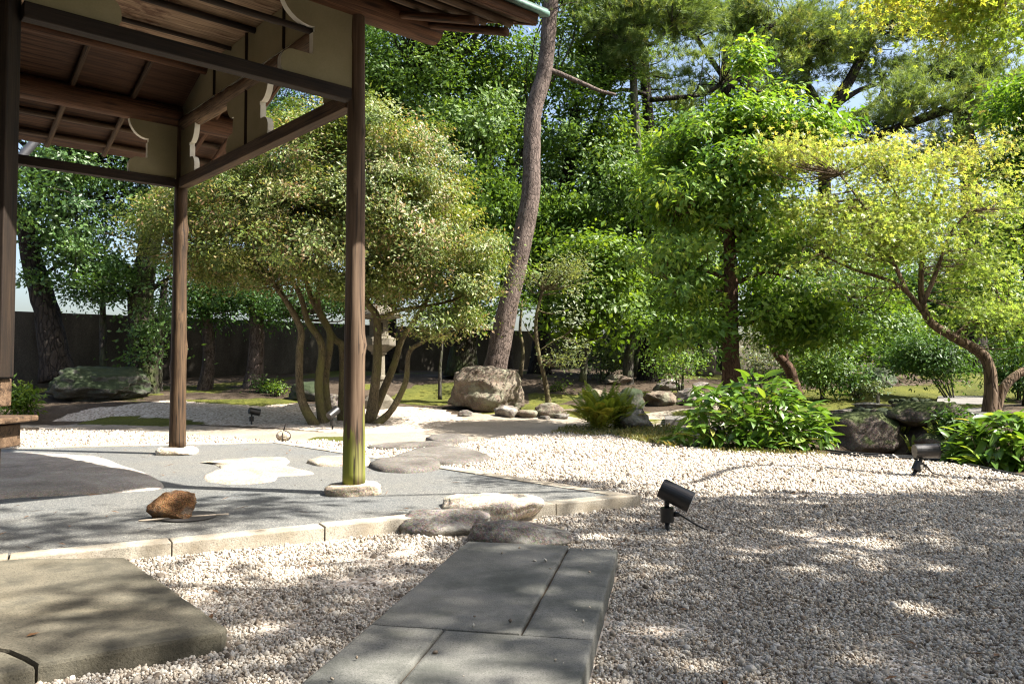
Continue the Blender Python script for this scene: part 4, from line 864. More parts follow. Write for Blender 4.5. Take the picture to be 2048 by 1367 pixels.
def clumps(blobs, n, rg, shell=.45, gap=None, clear=()):
    out = []; w = np.array([b[3] * b[4] for b in blobs], float); cnt = np.maximum(1, np.round(n * w / w.sum())).astype(int)
    for (px, py, y, rx, ry, rd), c in zip(blobs, cnt):
        ctr = np.array(at(px, py, y)); rad = np.array([rx * y / F, rd, ry * y / F]); d = unit(rg.normal(size=(c, 3))); q = rg.random(c) ** shell
        out.append(ctr + d * rad * (q * (1 + rg.uniform(.0, .3, c) * (rg.random(c) < .17)))[:, None])
    C = np.vstack(out)
    if gap:
        g_ = np.array([noise.noise(Vector(p * gap[0] * np.array([1, 1, 1.7]))) for p in C]); C = C[g_ > gap[1]]
    for x0, y0, x1, y1, pr_ in clear:
        px, py = proj(C[:, 0], C[:, 1], C[:, 2]); k = (px > x0) & (px < x1) & (py > y0) & (py < y1) & (rg.random(len(C)) < pr_); C = C[~k]
    return C
def tree(name, label, cat, trunks, limbs, blobs, ncl, nlf, sig, kind, L, Wd, leaf, bark, seed, group=None, base=None, up=.8, droop=.15, flat=.55, shell=.45, twig=.012, wob=.12, sides=10, flare=.35, twigp=1.0, gap=(.9, -.12), clear=(), coh=True):
    rg = np.random.default_rng(seed); allp = []
    b = np.array(base if base is not None else trunks[0][0][0], float)
    T = empty(name, b, label, cat, group); skel = []
    L_ = []
    for k, (P, r0, r1) in enumerate(trunks):
        P = [np.array(p, float) for p in P]; P[0] = P[0] - np.array([0, 0, .12]); V, Q = tube(P, r0, r1, sides, 6, wob, seed + k, flare); L_.append((V, Q)); c = np.array(cat_rom(P, 6)); skel.append(c[len(c) // 3:])
    V, Q = merge(L_); put('trunk', V, Q, bark, T)
    for k, (P, r0, r1) in enumerate(limbs):
        V, Q = tube(P, r0, r1, 7, 5, wob, seed + 20 + k); put('branch', V, Q, bark, T); skel.append(np.array(cat_rom(P, 5))[1:])
    if blobs:
        sk = np.vstack(skel); C = clumps(blobs, ncl, rg, shell, gap, clear); tw = []
        for c in C:
            if rg.random() > twigp: continue
            dd = np.linalg.norm((sk - c) * np.array([1, 1, 1.3]), axis=1) + np.maximum(0, sk[:, 2] - c[2]) * .8; a_ = sk[np.argmin(dd)]; ln = np.linalg.norm(c - a_)
            if ln > 4.5: continue
            m = (a_ + c) / 2 + rg.normal(size=3) * ln * .1 + np.array([0, 0, -.06 * ln]); tw.append(tube([a_, m, c], twig * (1 + ln * .55), twig * .35, 4, 3, 0, cap=False))
        if tw: V, Q = merge(tw); put('twigs', V, Q, bark, T)['kind'] = 'stuff'
        n = len(C) * nlf; idx = np.repeat(np.arange(len(C)), nlf); sz = rg.lognormal(0, .3, len(C))[idx]
        off = rg.normal(size=(n, 3)) * sig * np.array([1, 1, flat]) * sz[:, None]; Pn = C[idx] + off
        ctr = C.mean(0) - np.array([0, 0, .3]); Nc = unit(unit(C - ctr) * .75 + np.array([0, 0, .35 + up * .5]) + rg.normal(size=C.shape) * .38); rc = rg.random(len(C))
        V, Fc, r_ = leaf_mesh(Pn, rg, kind, L, Wd, up, droop, unit(off) * .8, Nc[idx] if coh else None, rc[idx])
        if kind == 'maple': zz_ = V[:, 2]; r_ = np.clip(.62 * r_ + .46 * (zz_ - zz_.min()) / (zz_.max() - zz_.min()) - .05, 0, 1)      # the tips turn first
        put('crown', V, Fc, leaf, T, kind != 'pine', {'rnd': r_})
    return T
GT = 'garden trees'
def gp(px, py): return np.array(G(px, py))
# --- broad multi-stemmed evergreen (centre left)
y = 13.0
st = [([(633, 842), (602, 794), (599, 705), (602, 661), (579, 613), (551, 572)], .075, .04), ([(647, 843), (637, 773), (643, 691), (616, 643), (599, 588), (560, 520)], .075, .035), ([(658, 842), (650, 760), (660, 671), (637, 613), (640, 540)], .08, .035),
      ([(684, 842), (686, 705), (664, 671), (620, 589), (600, 500)], .08, .03), ([(739, 838), (753, 739), (753, 637), (732, 602), (700, 520)], .085, .04), ([(736, 836), (784, 739), (804, 678), (830, 640), (860, 590)], .07, .035),
      ([(750, 836), (784, 818), (811, 763), (818, 705), (842, 685), (880, 662)], .06, .025)]
tr = []
for k, (P, a_, b_) in enumerate(st): dy = [-.25, 0, .2, .35, 0, .3, -.2][k]; tr.append((pth([(p[0], p[1], dy) for p in P], y), a_, b_))
lm = [(pth([(753, 640), (794, 622), (842, 613), (905, 600), (960, 570)], y), .04, .015), (pth([(551, 572), (500, 520), (440, 515), (390, 525)], y), .035, .012), (pth([(700, 520), (690, 430), (720, 340), (730, 280)], y), .04, .012), (pth([(600, 500), (570, 420), (540, 340)], y), .035, .012),
      (pth([(860, 590), (880, 520), (920, 470)], y), .03, .01), (pth([(842, 685), (880, 672), (930, 655)], y), .018, .008), (pth([(560, 520), (480, 460), (400, 430)], y), .03, .01), (pth([(640, 540), (640, 440), (620, 330)], y), .03, .01), (pth([(732, 602), (790, 520), (830, 430)], y), .03, .01)]
bl = [(680, 330, 13.0, 230, 105, 1.7), (560, 420, 13.0, 230, 110, 1.7), (790, 420, 13.0, 170, 120, 1.7), (400, 465, 13.0, 120, 80, 1.2), (880, 510, 12.8, 125, 75, 1.3), (640, 520, 12.8, 240, 62, 1.6), (930, 565, 12.8, 80, 35, .8), (880, 640, 12.6, 85, 32, .7), (760, 580, 12.9, 120, 42, 1.1), (460, 530, 13, 90, 40, .9), (700, 250, 13.2, 130, 50, 1.1)]
tree('multi_stem_tree', 'broad domed evergreen with many slender olive stems behind the posts', 'tree', tr, lm, bl, 1750, 150, .135, 'leaf', .064, .029, LF_CAM, BARK_OLIVE, 3, GT, gp(690, 842), .3, .1, .5, .33, .006, .1, 9, .3, gap=(1.25, -.27), clear=((560, 590, 860, 700, .75),))
# --- leaning pine
y = 15.6
tree('leaning_pine', 'tall leaning pine trunk rising behind the brown boulder', 'tree', [(pth([(985, 752), (1005, 660), (1030, 550), (1050, 450), (1062, 380), (1064, 290), (1068, 220), (1090, 140), (1097, 60), (1102, -20), (1095, -140)], y), .215, .13)],
     [(pth([(1090, 138), (1120, 148), (1160, 165), (1200, 182), (1232, 190)], y), .06, .03), (pth([(1100, 0), (1150, -60), (1230, -90)], y), .09, .03), (pth([(1098, -60), (1040, -120), (980, -150)], y), .08, .03)],
     [(1200, -110, 15.4, 130, 60, 1.6), (1020, -160, 15.6, 140, 60, 1.8), (1165, -10, 15.2, 40, 40, .5)], 46, 34, .28, 'pine', .13, .006, LF_PINE, BARK_PINE, 8, GT, gp(985, 752), .4, 0, .6, .5, .012, .14, 16, .35)
# --- left trees by the wall
y = 16.4
tree('wall_tree', 'dark tree leaning left in front of the wall at the far left', 'tree', [(pth([(118, 748), (104, 680), (92, 620), (75, 560), (60, 500), (48, 420)], y), .29, .17)], [(pth([(62, 505), (120, 440), (190, 400)], y), .1, .03), (pth([(75, 565), (120, 530), (190, 545)], y), .05, .015), (pth([(55, 450), (90, 370), (140, 320)], y), .09, .03)],
     [(110, 400, 16.2, 120, 85, 1.5), (150, 500, 16.0, 110, 45, 1.0), (80, 470, 15.8, 70, 50, .8), (180, 330, 16.2, 130, 60, 1.4), (70, 320, 16.4, 70, 70, 1.2), (100, 560, 16.0, 60, 18, .5), (60, 180, 16.6, 150, 90, 1.8), (200, 90, 16.8, 140, 80, 1.8)], 420, 90, .19, 'leaf', .095, .052, LF_LEFT, BARK_DARK, 21, GT, gp(118, 752), .45, .1, .5)
y = 16.9
tree('ivy_tree', 'thick mossy trunk with leafy crown between mossy boulder and far post', 'tree', [(pth([(285, 792), (287, 720), (282, 640), (285, 560), (300, 480), (290, 400)], y), .3, .2)], [(pth([(290, 560), (230, 520), (170, 510)], y), .07, .02), (pth([(285, 600), (330, 560), (390, 550)], y), .06, .02), (pth([(295, 430), (240, 370), (200, 320)], y), .1, .03), (pth([(295, 430), (330, 370), (340, 310)], y), .1, .03), (pth([(293, 450), (400, 400, -.8), (500, 365, -1.6)], y), .08, .02)],
     [(250, 440, 16.6, 110, 70, 1.4), (300, 350, 16.8, 110, 70, 1.5), (230, 560, 16.4, 85, 40, .8), (310, 610, 16.4, 70, 45, .6), (360, 540, 16.6, 70, 40, .8), (240, 290, 17, 120, 45, 1.4), (290, 690, 16.5, 18, 60, .2), (330, 180, 17, 150, 90, 1.8), (420, 60, 17.2, 150, 80, 1.8), (500, 355, 15.3, 75, 65, .8), (430, 300, 15.6, 80, 60, .8)], 520, 90, .19, 'leaf', .095, .052, LF_LEFT, BARK_IVY, 22, GT, gp(285, 794), .45, .1, .5)  # last limb and last two crown lobes: hidden, added to shade the mossy boulder
tree('slender_tree', 'slender straight trunk between the leaning and the mossy trunks', 'tree', [(pth([(206, 775), (206, 680), (206, 590), (212, 520)], 16.9), .075, .055)], [], [(215, 540, 16.9, 40, 40, .5), (170, 590, 16.4, 45, 20, .4)], 26, 90, .2, 'leaf', .08, .042, LF_LEFT, BARK_GREY, 23, GT, gp(206, 776))
tree('thin_trunk_tree', 'thin grey trunk close behind the thick mossy trunk', 'tree', [(pth([(315, 788), (318, 720), (322, 640), (330, 560)], 17.4), .09, .07)], [], [(350, 590, 17.4, 50, 40, .6)], 14, 90, .22, 'leaf', .085, .045, LF_LEFT, BARK_GREY, 24, GT, gp(315, 790))
tree('rough_bark_pine', 'rough-barked trunk right behind the far post', 'tree', [(pth([(408, 780), (418, 720), (416, 650), (405, 580), (400, 480)], 18.2), .15, .11)], [], [(450, 590, 17.9, 100, 36, .8), (360, 600, 17.6, 60, 36, .7), (420, 620, 18.2, 60, 35, .7), (400, 560, 18.2, 90, 40, 1), (440, 260, 18.4, 150, 90, 1.8), (560, 120, 18.4, 130, 90, 1.8)], 410, 90, .25, 'leaf', .085, .045, LF_DARK, BARK_PINE, 25, GT, gp(408, 782))
tree('plated_bark_pine', 'straight plated pine trunk left of the multi-stemmed tree', 'tree', [(pth([(506, 776), (512, 710), (514, 640), (508, 560), (505, 460)], 18.0), .18, .14)], [(pth([(514, 660), (540, 640), (570, 630)], 18), .04, .015)], [(610, 600, 17.8, 100, 30, .8), (690, 610, 17.8, 60, 30, .7), (520, 600, 18, 60, 30, .8), (560, 630, 18, 40, 18, .5), (600, 260, 18.6, 110, 70, 1.6), (680, 90, 18.6, 120, 80, 1.6)], 360, 90, .25, 'leaf', .085, .045, LF_DARK, BARK_PINE, 26, GT, gp(506, 777), flare=.6)
# --- broadleaf mass behind
def back(label, trunk, y, r, limbs, blobs, ncl, leaf, bark, seed, nl=125, L=.12, W=.062, sig=.3, nm='broadleaf_tree'):
    tree(nm, label, 'tree', [(pth(trunk, y), r, r * .55)], [(pth(P, y), a_, b_) for P, a_, b_ in limbs], blobs, ncl, nl, sig, 'leaf', L, W, leaf, bark, seed, GT, gp(*trunk[0][:2]) if trunk[0][1] > 745 else None, .45, .12, .5)
back('wide ivy-dark trunk behind the brown boulder, crown over the dome tree', [(925, 742), (928, 660), (935, 560), (960, 440), (970, 330), (960, 220)], 20.0, .36, [([(940, 560), (900, 470), (870, 380), (860, 280)], .15, .05), ([(970, 400), (1040, 320), (1060, 240)], .13, .04), ([(960, 300), (900, 230), (840, 160)], .12, .04), ([(870, 380), (800, 300), (770, 200)], .08, .03)],
     [(860, 170, 19.6, 130, 70, 1.8), (970, 130, 19.8, 120, 60, 1.8), (950, 270, 19.6, 130, 70, 1.8), (820, 280, 19.4, 90, 60, 1.4), (900, 400, 19.6, 110, 60, 1.5), (960, 520, 19.4, 100, 60, 1.4), (940, 620, 19.4, 80, 40, 1.1), (770, 120, 20, 80, 60, 1.5), (880, -30, 20, 180, 90, 2.4), (1030, -60, 20, 150, 90, 2.4), (1010, 400, 19.4, 80, 50, 1.2)], 620, LF_BACK, BARK_IVY, 31)
back('dark trunk behind the pale sapling, full crown right of the leaning pine', [(1078, 742), (1085, 660), (1095, 560), (1110, 440), (1140, 330), (1150, 220)], 21.5, .27, [([(1110, 440), (1180, 370), (1250, 330)], .11, .03), ([(1100, 480), (1180, 440), (1250, 400)], .09, .03), ([(1140, 330), (1190, 250), (1210, 180)], .1, .03), ([(1100, 520), (1050, 470), (1000, 440)], .08, .03)],
     [(1180, 190, 21, 90, 60, 1.7), (1150, 300, 21, 110, 60, 1.7), (1200, 390, 21, 100, 60, 1.6), (1120, 440, 20.6, 100, 50, 1.5), (1060, 510, 20.6, 80, 50, 1.4), (1180, 500, 20.6, 90, 50, 1.4), (1090, 600, 20.4, 70, 50, 1.1), (1220, 60, 21.6, 110, 60, 2), (1230, 480, 21, 90, 60, 1.5), (1250, 300, 21.4, 80, 60, 1.5)], 480, LF_BACK, BARK_DARK, 32)
back('young broad-leaved tree with bright green leaves right of the pale sapling', [(1165, 752), (1172, 700), (1180, 640), (1185, 560)], 17.0, .07, [([(1180, 640), (1220, 590), (1250, 540)], .03, .01)], [(1190, 590, 16.8, 85, 60, .9), (1180, 510, 17, 70, 35, .8), (1220, 660, 16.8, 60, 35, .7), (1150, 640, 16.8, 45, 45, .6), (1230, 520, 17, 60, 40, .8)], 190, LF_BACK2, BARK_GREY, 33, 75, .13, .075, .24)
back('slim pale sapling leaning right of the brown boulder', [(1098, 800), (1090, 760), (1076, 700), (1072, 640), (1085, 580)], 14.6, .05, [([(1076, 690), (1055, 660), (1045, 640)], .015, .006), ([(1080, 700), (1110, 680), (1130, 670)], .015, .006)], [(1110, 640, 14.5, 55, 50, .5), (1080, 560, 14.6, 60, 45, .6), (1130, 700, 14.4, 35, 28, .35), (1140, 550, 14.6, 45, 40, .5)], 80, LF_PALE, BARK_OLIVE, 34, 70, .06, .026, .17, 'sapling')
back('very thin bare stem between the boulder and the wide ivy trunk', [(880, 786), (880, 740), (884, 690), (884, 640)], 15.5, .035, [], [(884, 620, 15.5, 20, 20, .3)], 5, LF_BACK, BARK_GREY, 35, 60, .07, .03, .15, 'sapling')
back('thin curved stem beside the leaning pine foot', [(1040, 744), (1046, 700), (1040, 660), (1044, 610)], 18.5, .05, [], [(1050, 600, 18.5, 25, 25, .3)], 8, LF_BACK, BARK_OLIVE, 36, 60, .08, .035, .2, 'sapling')
back('crooked forked trunk on the bank below the bright shrub', [(1255, 770), (1257, 720), (1262, 680), (1250, 640), (1240, 590)], 18.5, .13, [([(1262, 685), (1290, 655), (1300, 610)], .08, .03)], [(1270, 590, 18.4, 70, 40, 1), (1300, 640, 18.2, 50, 30, .8)], 60, LF_BACK, BARK_GREY, 37, 90, .1, .05, .28)
back('thick dark trunk left of the straight tree, low on the bank', [(1300, 772), (1302, 720), (1306, 650), (1312, 560), (1320, 460)], 19.5, .33, [], [(1340, 540, 19.5, 90, 60, 1.5), (1360, 640, 19, 80, 40, 1), (1390, 430, 19.6, 110, 70, 1.6), (1300, 400, 20, 90, 70, 1.6)], 260, LF_BACK, BARK_DARK, 38, 100)
# --- pines along the back
def pine(label, trunk, y, r, limbs, blobs, ncl, seed, bark=BARK_DARK, nt=30, sig=.24):
    tree('pine_tree', label, 'tree', [(pth(trunk, y), r, r * .5)], [(pth([(p[0], p[1], -.6) for p in P], y), a_ * 1.15, b_ * 1.2) for P, a_, b_ in limbs], blobs, int(ncl * 1.5), nt, sig, 'pine', .2, .017, LF_PINE, bark, seed, 'pine trees at the back', None, .5, -.1, .4, .5, .014, .14, 12, gap=(.55, -.12))
pine('tall straight grey-trunked pine, left of the straight leafy tree', [(1276, 745), (1274, 640), (1272, 520), (1270, 400), (1274, 300), (1268, 190), (1266, 80), (1270, -40)], 20.5, .16, [([(1266, 90), (1220, 70), (1180, 62)], .07, .03), ([(1266, 95), (1310, 85), (1345, 50)], .06, .02), ([(1268, 60), (1260, 20), (1230, -20)], .06, .03)],
     [(1210, 40, 20.3, 90, 45, 1.5), (1310, 40, 20.3, 100, 45, 1.5), (1260, 110, 20.6, 90, 30, 1.2), (1180, -10, 20.4, 110, 40, 1.6), (1360, 10, 20.4, 90, 40, 1.4)], 130, 41, BARK_GREY)
pine('darker pine just behind the tall grey-trunked pine', [(1300, 745), (1300, 600), (1298, 450), (1300, 300), (1292, 180), (1286, 90)], 23.5, .25, [([(1300, 285), (1360, 270), (1420, 262), (1480, 255)], .09, .03), ([(1296, 190), (1250, 180), (1200, 190)], .07, .03), ([(1300, 200), (1400, 190), (1440, 170)], .07, .03)],
     [(1400, 150, 23.4, 120, 50, 2), (1440, 240, 23.2, 110, 40, 1.8), (1350, 220, 23.5, 80, 40, 1.5), (1200, 130, 23.6, 90, 45, 1.8), (1370, 330, 23.4, 90, 40, 1.4)], 110, 42)
pine('pine with long sweeping limb across the top of the view', [(1450, 745), (1455, 600), (1450, 450), (1445, 300), (1450, 150), (1470, 20)], 25.0, .26, [([(1448, 190), (1500, 90), (1560, 40), (1640, 0)], .12, .05), ([(1448, 200), (1520, 95), (1620, 85), (1700, 60)], .1, .04), ([(1450, 160), (1380, 60), (1330, 20)], .08, .03)],
     [(1500, 50, 24.6, 130, 55, 2.2), (1600, 30, 24.6, 130, 45, 2), (1620, 110, 24.6, 120, 35, 1.8), (1520, 150, 24.8, 110, 45, 2), (1430, 60, 25, 100, 50, 2), (1720, 60, 24.6, 100, 40, 1.6)], 170, 43)
pine('forked pine whose two arms frame a patch of sky', [(1650, 745), (1648, 600), (1650, 450), (1648, 330), (1645, 235)], 26.0, .3, [([(1645, 240), (1625, 190), (1612, 160), (1622, 110)], .17, .06), ([(1645, 245), (1680, 190), (1710, 140), (1750, 60), (1770, 0)], .2, .06), ([(1665, 215), (1720, 180), (1770, 165), (1800, 150)], .09, .03), ([(1650, 240), (1720, 225), (1760, 195), (1768, 150)], .12, .04)],
     [(1590, 230, 25.6, 90, 40, 1.6), (1720, 110, 25.6, 90, 40, 1.6), (1790, 130, 25.6, 100, 50, 1.8), (1600, 110, 25.8, 70, 40, 1.4), (1780, 30, 25.8, 110, 40, 1.8), (1560, 190, 26, 70, 30, 1.2), (1840, 60, 25.8, 90, 40, 1.5)], 140, 44)
pine('big dark pine leaning at the right with low sweeping limb', [(1950, 745), (1945, 600), (1942, 450), (1940, 330), (1925, 240), (1930, 170), (1965, 90), (2000, 30), (2020, -60)], 22.0, .32, [([(1940, 200), (1850, 235), (1780, 262), (1720, 285), (1660, 292)], .13, .05), ([(1940, 160), (1990, 120), (2048, 90)], .09, .03), ([(1800, 258), (1840, 200), (1850, 170)], .06, .02), ([(1930, 190), (1880, 120), (1900, 60)], .08, .03)],
     [(1830, 200, 21.6, 120, 45, 1.8), (1760, 240, 21.6, 90, 30, 1.4), (1980, 120, 21.6, 90, 50, 1.6), (1900, 270, 21.4, 100, 35, 1.5), (2030, 210, 21.6, 60, 60, 1.5), (1890, 130, 21.8, 90, 40, 1.6), (1860, 320, 21.6, 80, 30, 1.2), (2010, 20, 22, 80, 50, 1.5)], 170, 45, nt=30)
# --- straight evergreen mid right
y = 11.6
tree('evergreen_tree', 'straight-trunked leafy evergreen standing behind the left bamboo grass', 'tree', [(pth([(1463, 800), (1462, 740), (1460, 660), (1462, 560), (1458, 460), (1462, 370), (1478, 290), (1488, 220)], y), .15, .03)],
     [(pth([(1460, 480), (1500, 440), (1550, 420)], y), .05, .015), (pth([(1460, 470), (1410, 440), (1350, 430)], y), .04, .015), (pth([(1461, 560), (1400, 540), (1340, 560)], y), .04, .012), (pth([(1461, 570), (1530, 545), (1590, 560)], y), .04, .012), (pth([(1460, 650), (1530, 640), (1610, 650)], y), .04, .012), (pth([(1462, 360), (1400, 300), (1350, 270)], y), .04, .012), (pth([(1465, 350), (1540, 290), (1620, 260)], y), .04, .012), (pth([(1488, 225), (1498, 150), (1502, 80)], y), .012, .004), (pth([(1461, 690), (1400, 670), (1350, 690)], y), .03, .01)],
     [(1500, 240, 11.5, 75, 45, .8), (1380, 300, 11.5, 90, 45, 1.0), (1590, 260, 11.6, 90, 35, .8), (1470, 330, 11.4, 110, 50, 1.1), (1360, 400, 11.4, 90, 40, 1.0), (1480, 430, 11.5, 120, 45, 1.2), (1340, 500, 11.4, 75, 40, .9), (1520, 520, 11.6, 90, 45, 1.0), (1400, 590, 11.4, 110, 38, 1.1), (1560, 620, 11.4, 120, 40, 1.0), (1620, 660, 11.2, 75, 30, .8), (1400, 670, 11.5, 90, 28, .9), (1500, 150, 11.6, 9, 60, .1), (1502, 110, 11.6, 6, 40, .06), (1388, 250, 11.5, 8, 30, .08), (1560, 190, 11.6, 8, 30, .08)], 800, 62, .14, 'leaf', .11, .048, LF_EVER, BARK_RED, 51, GT, gp(1463, 800), .45, .35, .55, .45, .009, .08, 14, .2, gap=(1.4, -.14), clear=((1425, 395, 1500, 540, .85), (1430, 560, 1495, 780, .97), (1300, 700, 1650, 790, .8)))
tree('twisted_small_tree', 'small twisted tree right behind the straight evergreen', 'tree', [(pth([(1592, 778), (1580, 740), (1560, 715), (1545, 690), (1545, 640)], 14.0), .1, .05)], [(pth([(1575, 735), (1570, 690), (1580, 640)], 14), .05, .02)], [(1580, 610, 13.8, 80, 35, .8), (1640, 640, 13.8, 70, 35, .8), (1540, 660, 13.8, 60, 30, .7)], 90, 90, .2, 'leaf', .08, .032, LF_PALE, BARK_RED, 52, GT, gp(1592, 780))
# --- Japanese maple right
y = 10.6
tree('maple_tree', 'yellow-green maple with curved trunk at the right', 'tree', [(pth([(1975, 838), (1982, 770), (1968, 712), (1905, 672), (1862, 645), (1845, 605), (1842, 550), (1848, 470)], y), .09, .025), (pth([(1985, 815), (2005, 780), (2030, 752), (2070, 730)], y + .1), .07, .05)],
     [(pth([(1862, 645), (1815, 585), (1770, 558), (1710, 540), (1655, 515)], y), .04, .012), (pth([(1845, 610), (1870, 550), (1900, 470), (1940, 420)], y - .4), .035, .012), (pth([(1848, 520), (1810, 430), (1780, 360)], y), .03, .008), (pth([(1815, 585), (1780, 510), (1740, 430), (1680, 350)], y - .4), .03, .01), (pth([(1905, 672), (1950, 640), (2010, 620)], y), .03, .01), (pth([(1848, 470), (1870, 390), (1900, 320)], y), .025, .008)],
     [(1620, 320, 10.5, 110, 45, .8), (1730, 390, 10.5, 110, 60, .9), (1850, 340, 10.6, 110, 55, .9), (1900, 430, 10.5, 120, 60, .9), (1700, 480, 10.3, 120, 50, .8), (1820, 500, 10.3, 120, 55, .9), (1600, 430, 10.4, 80, 45, .7), (1620, 540, 10.2, 100, 38, .7), (1960, 530, 10.4, 80, 60, .8), (1930, 620, 10.2, 80, 40, .7), (2010, 620, 10.2, 60, 45, .6), (1760, 580, 10.2, 90, 30, .6), (1950, 300, 10.7, 60, 40, .6), (1560, 300, 10.5, 60, 35, .6), (1750, 460, 10.4, 130, 65, .8), (1740, 310, 10.6, 90, 40, .7), (2000, 400, 10.5, 60, 70, .7)], 860, 36, .19, 'maple', .074, .05, LF_MAPLE, BARK_MAPLE, 61, 'maples', gp(1975, 838), .6, .25, .4, .55, .005, .1, 14, .3, coh=False, gap=(1.5, -.2), clear=((1690, 520, 1900, 690, .8), (1825, 430, 1880, 640, .5), (1480, 470, 1640, 640, .6)))
tree('dark_evergreen', 'dense dark evergreen behind the maple at the right edge', 'tree', [(pth([(2075, 800), (2070, 650), (2060, 500), (2060, 350)], 12.2), .16, .08)], [], [(2030, 420, 12, 70, 80, 1.0), (2045, 560, 12, 75, 80, 1.0), (2060, 300, 12, 60, 70, 1.0), (2020, 680, 12, 60, 50, .8), (1990, 600, 12.4, 50, 60, .7), (2070, 200, 12, 60, 60, 1), (2005, 330, 12.4, 45, 45, .7)], 340, 85, .18, 'leaf', .11, .04, LF_EVER, BARK_DARK, 62, GT)
# --- overhead maple at the upper right: trunk stands just outside the view
y = 7.2
tree('overhanging_maple', 'turning maple branches hanging in at the top right corner', 'tree', [([(7.6, 4.0, -.1), (7.5, 4.1, 1.5), (7.2, 4.4, 3.0), (6.6, 4.8, 4.2), (6.0, 4.9, 5.2)], .16, .07)], [([(6.9, 5.7, 3.6), (5.9, 6.6, 4.4), (5.0, 5.4, 4.5), (3.9, 5.6, 4.3)], .06, .012), ([(6.6, 4.8, 4.2), (5.4, 4.6, 5.0), (4.2, 4.4, 5.3), (3.0, 4.2, 5.3)], .06, .012), ([(7.0, 4.5, 3.3), (5.6, 3.6, 4.4), (4.4, 3.0, 4.8)], .05, .012)],
     [(1930, 15, 5.5, 105, 38, .45), (1985, 75, 5.4, 50, 34, .4), (1800, 4, 5.5, 80, 16, .4)], 72, 44, .13, 'maple', .066, .05, LF_MAPLE2, BARK_MAPLE, 63, 'maples', (7.6, 4.0, 0), .8, .25, .4, .5, .006, coh=False)
# --- shade trees standing to the right of the camera, outside the view (they dapple the foreground)
def shade_tree(label, trunk, limbs, C, nl, sig, L, Wd, leaf, seed):
    rg = np.random.default_rng(seed); T = empty('shade_tree', trunk[0], label, 'tree', GT); V, Q = tube(trunk, .26, .1, 12, 6, .12, seed, .3); put('trunk', V, Q, BARK_DARK, T); sk = [np.array(cat_rom(trunk, 6))[10:]]
    for k, P in enumerate(limbs): V, Q = tube(P, .09, .03, 7, 5, .1, seed + k); put('branch', V, Q, BARK_DARK, T); sk.append(np.array(cat_rom(P, 5)))
    sk = np.vstack(sk); tw = []
    for c in C: a_ = sk[np.argmin(np.linalg.norm(sk - c, axis=1))]; tw.append(tube([a_, (a_ + c) / 2 + rg.normal(size=3) * .12, c], .022, .006, 4, 3, 0, cap=False))
    V, Q = merge(tw); put('twigs', V, Q, BARK_DARK, T)['kind'] = 'stuff'
    idx = np.repeat(np.arange(len(C)), nl); off = rg.normal(size=(len(idx), 3)) * sig * np.array([1, 1, .5]); V, Fc, r_ = leaf_mesh(C[idx] + off, rg, 'leaf', L, Wd, .8, .15, unit(off) * .8); put('crown', V, Fc, leaf, T, True, {'rnd': r_})
# the two crowns whose broken shade lies over the foreground: leaf clumps lie between the sun and the shaded ground
rg = np.random.default_rng(77); gx_, gy_ = np.meshgrid(np.arange(-3.2, 7.4, .36), np.arange(-3.0, 6.5, .36)); gx_ = gx_.ravel() + rg.uniform(-.16, .16, gx_.size); gy_ = gy_.ravel() + rg.uniform(-.16, .16, gy_.size)
far = 5.1 + .16 * gx_ + (fbm(gx_ * .9, gy_ * .9 + 7) - .47) * 1.6
cov = np.where(gx_ < -.35, .43 + .24 * (gy_ < 2.5) * (gx_ < -.7), np.where(gx_ < .7, .4, .86)) + .1 * (gy_ < 2.0)
keep = (gy_ < far) & (fbm(gx_ * 1.15 + 31, gy_ * 1.5 + 12, 3) < .20 + cov * .42)
zz = rg.uniform(6.6, 8.8, gx_.size); CL = np.stack([gx_, gy_, np.zeros_like(gx_)], -1) + np.array(sdir) / sdir.z * zz[:, None]; CL = CL[keep]
ta = CL[:, 0] < 9.2
shade_tree('tall broadleaf tree right of the viewpoint, nearer of the two shading the gravel', [(8.6, 1.0, -.1), (8.6, 1.1, 2.5), (8.4, 1.1, 5), (8.0, 1.3, 6.8), (7.6, 1.4, 8.2)], [[(8.4, 1.1, 5), (7.6, 2.4, 6.6), (6.8, 3.6, 7.6)], [(8.2, 1.2, 6), (7.2, .2, 7), (6.0, -1.0, 7.8)], [(8.0, 1.3, 6.8), (6.8, 1.6, 7.8), (5.2, 1.8, 8.2)]], CL[ta], 130, .25, .15, .08, LF_BACK, 71)
shade_tree('tall broadleaf tree right of the viewpoint, farther of the two shading the gravel', [(12.2, 2.4, -.1), (12.1, 2.5, 2.5), (11.8, 2.5, 5), (11.4, 2.6, 6.8), (11.0, 2.6, 8.2)], [[(11.8, 2.5, 5), (11, 3.4, 6.6), (10, 4.4, 7.6)], [(11.5, 2.5, 6.4), (10.6, 1.2, 7.4), (10, -.8, 7.8)], [(11.4, 2.6, 6.8), (12.4, 3.4, 7.8), (13.4, 3.6, 8.2)]], CL[~ta], 130, .25, .15, .08, LF_BACK, 72)
# unseen trees added behind the viewpoint to cut down sky light
for k, (x, yy) in enumerate(((-3.5, -7.5), (1.5, -6.5), (6.5, -6.0), (11.5, -4.5))):
    rg = np.random.default_rng(170 + k); C = np.array([x, yy, 4.4]) + unit(rg.normal(size=(110, 3))) * np.array([2.9, 1.9, 3.9]) * (rg.random((110, 1)) ** .35)
    shade_tree('unseen leafy sky-blocking tree added behind the viewpoint, ' + ['by the house', 'straight behind', 'behind to the right', 'far to the right'][k], [(x, yy, -.1), (x + .1, yy, 2), (x, yy + .1, 4), (x + .1, yy, 6.5)], [[(x, yy, 3), (x + 1, yy, 4.2), (x + 1.8, yy, 5)], [(x, yy, 3), (x - 1, yy + .4, 4.2), (x - 1.8, yy, 5)]], C, 70, .42, .2, .11, LF_DARK, 180 + k)
